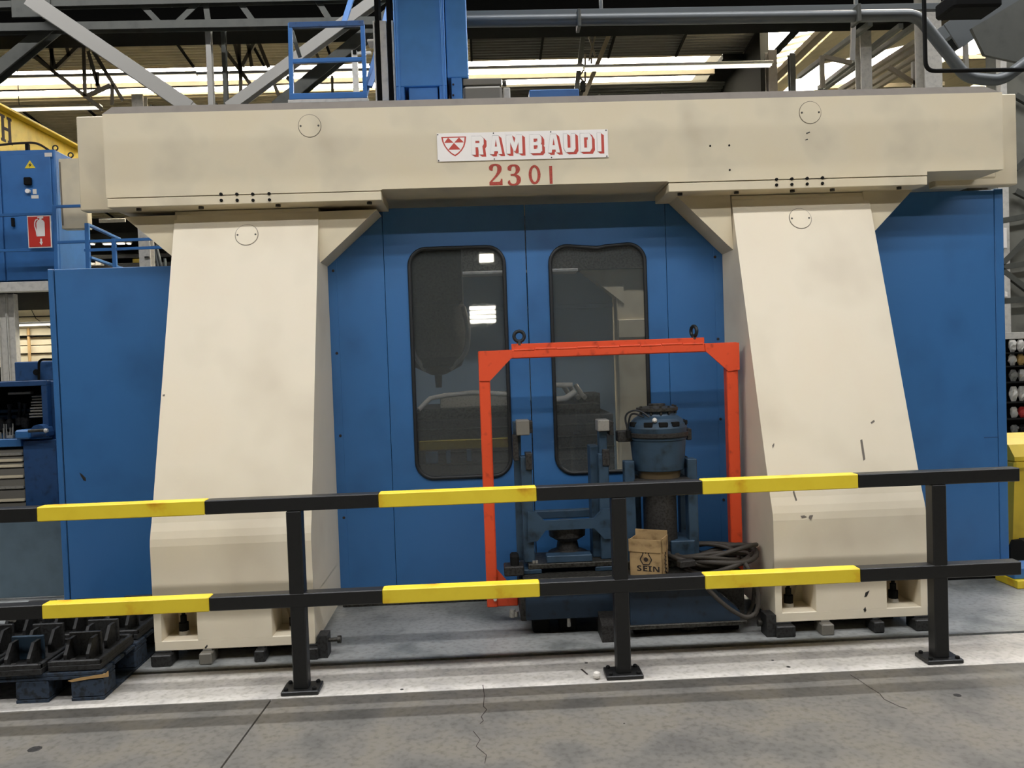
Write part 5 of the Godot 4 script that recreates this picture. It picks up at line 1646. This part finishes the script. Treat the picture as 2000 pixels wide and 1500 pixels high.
func carton() -> void:
	var z0 := -4.74
	var a := Vector3(0.81, 0.364, -4.74)
	var b := Vector3(1.001, 0.561, -4.74)
	var y0 := 0.352
	var x0 := a.x
	var x1 := b.x
	var y1 := b.y
	var turn := Basis(Vector3.UP, -0.47)
	var t := T("carton", "open grubby cardboard carton with a printed hexagon nut mark on the right skid", "carton", Vector3(x0, y0, z0))
	var w := x1 - x0
	var h := y1 - y0
	var dep := 0.13
	var P := func(x: float, y: float, z: float) -> Vector3: return Vector3(x0, y0, z0) + turn * Vector3(x, y, z)
	var wall := func(q: Array) -> G:
		var g := G.new()
		var lo := Vector3(q[0], q[2], q[4])
		var hi := Vector3(q[1], q[3], q[5])
		g.obox(P.call((lo.x + hi.x) / 2, (lo.y + hi.y) / 2, (lo.z + hi.z) / 2), turn, (hi - lo) / 2, 0.0015)
		return g
	part(t, "front", wall.call([0, w, 0, h, -0.005, 0]), "cardboard")
	part(t, "back", wall.call([0, w, 0, h + 0.035, -dep, -dep + 0.005]), "cardboard")
	part(t, "side", wall.call([0, 0.005, 0, h, -dep, 0]), "cardboard")
	part(t, "side", wall.call([w - 0.005, w, 0, h + 0.01, -dep, 0]), "cardboard")
	part(t, "base", wall.call([0, w, 0, 0.005, -dep, 0]), "cardboard")
	part(t, "flap", wall.call([-0.004, w - 0.006, h * 0.66, h + 0.003, 0.001, 0.005]), "cardboard")
	part(t, "flap", wall.call([w + 0.001, w + 0.005, h * 0.66, h + 0.012, -dep + 0.01, -0.005]), "cardboard")
	var g := G.new()
	# hexagon nut with its top open under three dots
	var c := Vector2(w * 0.5, h * 0.46)
	var r := 0.034
	for k in range(1, 6):
		var a0 := PI / 2 + PI / 6 + TAU * (k - 1) / 6 + (PI / 18 if k == 1 else 0.0)
		pass
	var hexa := []
	for k in 6:
		hexa.append(c + Vector2(cos(TAU * k / 6), sin(TAU * k / 6)) * r)
	for e in [[2, 3, 0.0, 1.0], [3, 4, 0.0, 1.0], [4, 5, 0.0, 1.0], [5, 0, 0.0, 1.0], [0, 1, 0.0, 1.0]]:
		var p: Vector2 = hexa[e[0]]
		var q: Vector2 = hexa[e[1]]
		g.bar(P.call(p.x, p.y, 0.0008), P.call(q.x, q.y, 0.0008), 0.006, 0.001, turn * Vector3(0, 0, 1), 0.0002)
	for k in 3:
		var a0 := PI / 2 + (k - 1) * 0.45
		g.lathe(P.call(c.x + cos(a0) * r * 1.12, c.y + sin(a0) * r * 1.12, 0.0), turn * Vector3(0, 0, 1), [Vector2(0.004, 0), Vector2(0.004, 0.0012)], 8)
	g.lathe(P.call(c.x, c.y, 0.0), turn * Vector3(0, 0, 1), [Vector2(0.013, 0), Vector2(0.013, 0.0012)], 14)
	part(t, "printed_mark", g, "ink")
	letters(t, "printed_word", "SEIN", "Droid Sans", true, 0.032, P.call(w * 0.22, h * 0.135, 0.0), "ink", 1.45, turn, 0.001)
	g = G.new()
	var sx := turn * Vector3(0, 0, -1)
	var line := []
	for k in 26:
		var s := k / 25.0
		line.append(P.call(w + 0.0015, h * (0.62 - 0.58 * s), -dep * (0.5 + 0.16 * sin(s * 34.0) * (0.5 + 0.5 * s))))
	g.tube(line, 0.003, 5)
	part(t, "printed_script", g, "ink")


func orange_frame() -> void:
	var z := -5.0
	var t := T("lifting_frame", "bright orange square tube lifting frame with two black eyebolts, standing over the tooling", "frame", Vector3(0.78, 0.12, z))
	var d := 0.07
	var xl0 := -0.025
	var xl1 := 0.042
	var xr0 := 1.488
	var xr1 := 1.554
	var yt := 1.679
	var yu := 1.626
	part(t, "leg", box(xl0, xl1, 0.12, yt, z - d, z, 0.006), "orange")
	part(t, "leg", box(xr0 - 0.005, xr1, 0.12, yt, z - d, z, 0.006), "orange")
	part(t, "crossbar", box(xl0, xr1, yu, yt, z - d, z + 0.001, 0.006), "orange")
	for q in [[-0.017, 1.678, 0.18, 1.68, 0.179, 1.634, 0.041, 1.497, -0.024, 1.499], [1.351, 1.677, 1.562, 1.676, 1.561, 1.511, 1.491, 1.504, 1.356, 1.631]]:
		var g := G.new()
		g.plate(V2(q), z + 0.007, 0.012)
		part(t, "corner_gusset", g, "orange")
	part(t, "hinge_plate", box(0.178, 1.352, yt - 0.004, yt + 0.036, z - 0.02, z - 0.005, 0.002), "orange")
	var hx := 0.19
	var hw := (1.344 - hx) / 9.0
	for k in 9:
		var g := G.new()
		g.cyl(Vector3(hx + k * hw + 0.003, yt - 0.002 + 0.003 * (k % 2), z - 0.003), Vector3(hx + (k + 1) * hw - 0.003, yt - 0.002 + 0.003 * (k % 2), z - 0.003), 0.0075, 0.0075, 10)
		part(t, "hinge_knuckle", g, "orange")
	for q in [[Vector3(0.227, 1.76, -5.02), 0.0], [Vector3(1.293, 1.755, -5.02), 1.25]]:
		var c: Vector3 = q[0]
		var g := G.new()
		var p := []
		var ex := Vector3(cos(q[1]), 0, sin(q[1]))
		for k in 24:
			p.append(c + (ex * cos(TAU * k / 24) + Vector3.UP * sin(TAU * k / 24)) * 0.031)
		g.tube(p, 0.0105, 10, true)
		g.cyl(Vector3(c.x, yt + 0.028, c.z), Vector3(c.x, c.y - 0.026, c.z), 0.018, 0.012, 14)
		part(t, "eyebolt", g, "rubber")
	var g2 := G.new()
	g2.plate([0.02, 0.375, 0.124, 0.245, 0.122, 0.183, 0.013, 0.188], z - 0.02, 0.015)
	part(t, "foot_gusset", g2, "orange")
	part(t, "foot_tube", box(xl0 + 0.002, 0.165, 0.122, 0.175, z - d + 0.004, z - 0.004, 0.006), "orange")
	part(t, "foot_tube", box(1.5, xr1, 0.12, 0.19, z - d, z, 0.006), "orange")
	g2 = G.new()
	g2.cyl(Vector3(0.025, 0.169, -4.999), Vector3(0.025, 0.171, -4.99), 0.011, 0.011, 6)
	part(t, "foot_bolt", g2, "white_steel")


func fence() -> void:
	var t := T("guard_fence", "low black and yellow banded steel fence with three posts across the foreground", "fence", Vector3(0.66, 0, -4.147))
	var zf := -4.11
	var zb := -4.183
	for r in [[0.911, 0.98, "top"], [0.431, 0.5, "low"]]:
		for q in [[-3.4, -2.2, "black"], [-2.2, -1.391, "yellow"], [-1.391, -0.539, "black"], [-0.539, 0.245, "yellow"], [0.245, 1.081, "black"], [1.081, 1.875, "yellow"], [1.875, 2.711, "black"]]:
			var e := 0.0015 if q[2] == "yellow" else 0.0
			part(t, "rail_section", box(q[0], q[1], r[0] - e, r[1] + e, zb - e, zf + e, 0.004), q[2])
	for x in [-0.96, 0.657, 2.292]:
		var p := part(t, "post", box(x - 0.037, x + 0.037, 0.02, 0.911, zb + 0.001, zf - 0.001, 0.005), "black")
		part(p, "foot_plate", box(x - 0.093, x + 0.093, 0.0, 0.022, -4.215, -4.08, 0.004), "black")
		for s in [[-0.07, -4.1], [0.07, -4.1], [-0.07, -4.195], [0.07, -4.195]]:
			var g := G.new()
			g.lathe(Vector3(x + s[0], 0.022, s[1]), Vector3.UP, [Vector2(0.011, 0), Vector2(0.011, 0.01), Vector2(0.005, 0.014)], 8)
			part(p, "bolt", g, "black_matt")


func tray(label: String, x0: float, x1: float, z0: float, z1: float, y: float, paint: bool) -> void:
	# cast fixture tray: a rimmed base with pairs of bevelled upright plates
	var t := T("fixture_tray", label, "fixture", Vector3((x0 + x1) / 2, y, (z0 + z1) / 2), "")
	part(t, "base", box(x0, x1, y, y + 0.035, z1, z0, 0.006), "casting")
	for q in [[x0, x1, z0 - 0.02, z0], [x0, x1, z1, z1 + 0.02], [x1 - 0.02, x1, z1, z0], [x0, x0 + 0.02, z1, z0]]:
		part(t, "rim", box(q[0], q[1], y + 0.03, y + 0.055, q[2], q[3], 0.004), "casting")
	var nx := 1
	var nz := 2
	for i in nx:
		for k in nz:
			var cx := x0 + (x1 - x0) * (i + 0.5) / nx
			var cz := z0 + (z1 - z0) * (k + 0.5) / nz
			for s in [-1.0, 1.0]:
				var g := G.new()
				g.side(V2([cz + 0.07, y + 0.035, cz + 0.07, y + 0.075, cz + 0.02, y + 0.14, cz - 0.05, y + 0.14, cz - 0.075, y + 0.1, cz - 0.075, y + 0.035]), cx + s * 0.055 - 0.008, cx + s * 0.055 + 0.008)
				part(t, "side_plate", g, "casting")
			part(t, "cross_plate", box(cx - 0.085, cx + 0.075, y + 0.035, y + 0.155, cz - 0.055, cz - 0.038, 0.003), "blue_steel" if paint and k == 0 else "casting")
			var g2 := G.new()
			g2.cyl(Vector3(cx - 0.015, y + 0.035, cz + 0.075), Vector3(cx - 0.015, y + 0.055, cz + 0.075), 0.013, 0.013, 6)
			part(t, "nut", g2, "iron")


func pallet() -> void:
	# blue wooden pallet at the left, one end behind the column
	var x1 := -1.94
	var t := T("pallet", "worn dark blue wooden pallet on the floor at the lower left", "pallet", Vector3(-2.5, 0, -4.5))
	var zf := -4.15
	for x in [[-2.1, x1], [-2.37, -2.21], [-2.8, -2.64]]:
		for z in [[-4.29, zf], [-4.69, -4.53], [-5.07, -4.92]]:
			part(t, "block", box(x[0], x[1], 0.018, 0.11, z[0], z[1], 0.006), "wood_blue")
		part(t, "bottom_board", box(x[0], x[1], 0.0, 0.018, -5.07, zf, 0.003), "wood_blue")
	for z in [[-4.29, zf], [-4.69, -4.53], [-5.07, -4.92]]:
		part(t, "stringer_board", box(-2.82, x1, 0.11, 0.128, z[0], z[1], 0.003), "wood_blue")
	for k in 7:
		var z := zf - 0.135 * k
		part(t, "deck_board", box(-2.82, x1, 0.128, 0.146, z - 0.115, z, 0.003), "wood_blue")
	var g := G.new()
	g.plate([-2.112, 0.105, -2.067, 0.116, -1.928, 0.132, -1.915, 0.145, -1.914, 0.116, -2.004, 0.11, -2.092, 0.099], -4.146, 0.01)
	part(t, "splintered_edge", g, "wood_raw")
	tray("dark cast fixture tray, front right on the blue pallet", -2.215, -1.955, -4.16, -4.56, 0.146, false)
	tray("dark cast fixture tray with a blue-edged plate, second from right at the pallet's front", -2.49, -2.23, -4.13, -4.53, 0.146, true)
	tray("dark cast fixture tray at the pallet's front, cut by the picture's left edge", -2.765, -2.505, -4.15, -4.55, 0.146, false)
	tray("dark cast fixture tray on the blue pallet, rear one beside the cream column", -2.215, -1.955, -4.61, -5.02, 0.146, false)
	tray("dark cast fixture tray on the blue pallet, behind the blue-edged one", -2.49, -2.23, -4.59, -5.0, 0.146, false)
	tray("dark cast fixture tray on the blue pallet, rear left under the fence's left end", -2.765, -2.505, -4.6, -5.0, 0.146, false)
	t = T("floor_bolt", "steel spindle lying on the fixture trays under the fence's left end", "tool", Vector3(-2.633, 0.309, -4.6))
	g = G.new()
	g.cyl(Vector3(-2.568, 0.366, -4.45), Vector3(-2.514, 0.357, -4.4), 0.016)
	g.cyl(Vector3(-2.545, 0.346, -4.45), Vector3(-2.51, 0.34, -4.42), 0.01)
	part(t, "shaft", g, "steel_bright")


func cabinets() -> void:
	# tool cabinet at the left edge, behind the blue side panel
	var z := -6.4
	var t := T("tool_cabinet", "open blue tool cabinet with drawers at the left edge of the picture", "cabinet", Vector3(-3.581, 0, z))
	var xr := -3.303
	var xi := -3.347
	var xl := -4.6
	var yt := 1.589
	var ym := 1.155
	part(t, "top_rail", box(xl, xr, yt - 0.04, yt, z - 0.06, z, 0.004), "blue_dark")
	part(t, "stile", box(xi, xr, ym, yt - 0.04, z - 0.06, z, 0.004), "blue_dark")
	part(t, "side", box(xr - 0.01, xr + 0.05, 0.1, yt - 0.01, z - 0.7, z - 0.06, 0.004), "blue_dark")
	part(t, "back", box(xl, xr, ym, yt, z - 0.72, z - 0.7, 0.002), "dark")
	part(t, "roof", box(xl, xr, yt - 0.03, yt - 0.005, z - 0.7, z - 0.06, 0.002), "blue_dark")
	part(t, "worktop", box(xl, -3.499, ym - 0.06, ym, z - 0.7, z + 0.03, 0.004), "blue")
	part(t, "lower_side", box(-3.504, -3.256, 0.1, ym - 0.02, z - 0.7, z, 0.004), "blue_dark")
	var g := G.new()
	var ds := [[Vector3(-3.598, 1.077, -6.4), Vector3(-3.6, 1.023, -6.4)], [Vector3(-3.6, 1.023, -6.4), Vector3(-3.603, 0.976, -6.4)], [Vector3(-3.603, 0.976, -6.4), Vector3(-3.605, 0.933, -6.4)], [Vector3(-3.605, 0.933, -6.4), Vector3(-3.609, 0.851, -6.4)], [Vector3(-3.609, 0.851, -6.4), Vector3(-3.613, 0.77, -6.4)], [Vector3(-3.613, 0.77, -6.4), Vector3(-3.618, 0.672, -6.4)], [Vector3(-3.618, 0.672, -6.4), Vector3(-3.625, 0.54, -6.4)]]
	for k in ds.size():
		var q: Array = ds[k]
		var o := part(t, "drawer", box(xl, -3.507, q[1].y + 0.004, q[0].y - 0.004, z - 0.5, z - 0.005, 0.004), "motor_grey")
		part(o, "drawer_lip", box(xl, -3.507, q[1].y + 0.004, q[1].y + 0.026, z - 0.01, z + 0.012, 0.004), "steel_bright" if k in [0, 4] else "cream")
	t = T("tray_stack", "stack of thin silver trays in the tool cabinet, right end of its shelf", "trays", Vector3(-3.494, 1.288, -6.6))
	for k in 8:
		var a := Vector3(-3.553, 1.299, -6.6).lerp(Vector3(-3.521, 1.458, -6.6), k / 7.0)
		part(t, "tray", box(a.x, xi + 0.03, a.y, a.y + 0.012, z - 0.45, z - 0.2 + 0.01 * (k % 2), 0.003), "steel_bright")
		part(t, "tray_wall", box(a.x + 0.02, xi + 0.03, a.y + 0.012, a.y + 0.021, z - 0.45, z - 0.22, 0.001), "iron")
	part(t, "tray_post", box(-3.506, -3.467, ym, 1.48, z - 0.5, z - 0.45, 0.003), "iron")
	t = T("tool_rack", "rail of hanging dark tools in the tool cabinet", "tools", Vector3(-3.821, 1.355, -6.9))
	part(t, "rail", box(xl + 0.1, -3.698, 1.33, 1.355, -7.0, -6.95, 0.003), "blue_steel")
	part(t, "rail", box(xl + 0.1, -3.701, 1.28, 1.309, -7.0, -6.95, 0.003), "blue_steel")
	part(t, "rail", box(-3.904, -3.72, 1.476, 1.497, -7.0, -6.95, 0.003), "steel_bright")
	for b in [[Vector3(-3.85, 1.201, -6.85), Vector3(-3.836, 1.4, -6.85)], [Vector3(-3.767, 1.231, -6.85), Vector3(-3.754, 1.414, -6.85)], [Vector3(-3.731, 1.23, -6.85), Vector3(-3.714, 1.404, -6.85)], [Vector3(-3.908, 1.195, -6.85), Vector3(-3.902, 1.299, -6.85)], [Vector3(-3.72, 1.209, -6.85), Vector3(-3.702, 1.32, -6.85)]]:
		g = G.new()
		g.lathe(b[0], b[1] - b[0], [Vector2(0.03, 0), Vector2(0.03, 0.06), Vector2(0.015, 0.08), Vector2(0.012, b[0].distance_to(b[1]) * 0.8), Vector2(0.02, b[0].distance_to(b[1]))], 10)
		part(t, "tool", g, "iron")
	t = T("drill_bits", "upright row of pale drill bits standing on the cabinet worktop", "tools", Vector3(-3.652, 1.156, -6.45))
	for k in 9:
		g = G.new()
		var a := Vector3(-3.69, 1.158, -6.45).lerp(Vector3(-3.602, 1.158, -6.45), k / 8.0)
		g.cyl(Vector3(a.x, ym, a.z - 0.03 * (k % 2)), Vector3(a.x, ym + 0.05 + 0.03 * ((k * 5) % 3), a.z - 0.03 * (k % 2)), 0.006, 0.004, 7)
		part(t, "drill_bit", g, "steel_bright")
	part(t, "holder", box(-3.639, -3.59, ym, ym + 0.025, -6.46, -6.43, 0.003), "plastic_grey")
	t = T("bench_vise", "blue bench vise on the cabinet worktop beside the drill bits", "vise", Vector3(-3.388, 1.145, -6.3))
	part(t, "jaw_block", box(-3.506, -3.394, ym, 1.224, -6.45, -6.3, 0.012), "blue")
	g = G.new()
	var c := Vector3(-3.344, 1.199, -6.32)
	g.prism(V2([-0.06, -0.03, 0.06, -0.03, 0.06, 0.0, 0.05, 0.03, 0.03, 0.052, 0.0, 0.06, -0.03, 0.052, -0.05, 0.03, -0.06, 0.0]), c, Vector3.RIGHT, Vector3.UP, 0.12)
	part(t, "turntable", g, "blue_dark")
	g = G.new()
	g.cyl(Vector3(-3.384, 1.216, -6.27), Vector3(-3.249, 1.219, -6.27), 0.012)
	part(t, "spindle", g, "steel_dark")
	g = G.new()
	g.lathe(Vector3(-3.268, 1.215, -6.27), Vector3.RIGHT, [Vector2(0.015, 0), Vector2(0.018, 0.01), Vector2(0.012, 0.025)], 12)
	part(t, "knob", g, "white_steel")
	# glossy sheet below
	t = T("sheet_guard", "plain glossy blue-grey sheet guard below the fence's top rail at the left edge", "panel", Vector3(-3.414, 0.02, -6.1))
	part(t, "sheet", box(-5.2, -3.097, 0.02, 0.621, -6.13, -6.1, 0.003), "blue_grey")
	# blue machine far behind the cabinet
	t = T("bench_machine", "dark blue machine housing with a knob behind the tool cabinet", "machine", Vector3(-4.409, 0, -8.5))
	part(t, "housing", box(-4.586, -4.182, 0.3, 1.768, -9.2, -8.3, 0.01), "blue_dark")
	part(t, "base", box(-4.576, -4.192, 0.006, 0.3, -9.1, -8.4, 0.01), "blue_dark")
	g = G.new()
	g.cyl(Vector3(-4.376, 1.661, -8.3), Vector3(-4.323, 1.66, -8.2), 0.03)
	part(t, "knob", g, "black_matt")
	g = G.new()
	g.tube(_bend([Vector3(-4.303, 1.585, -8.2), Vector3(-4.293, 1.783, -8.2), Vector3(-4.151, 1.778, -8.2)], 0.05), 0.012, 8)
	part(t, "bent_bar", g, "dark")
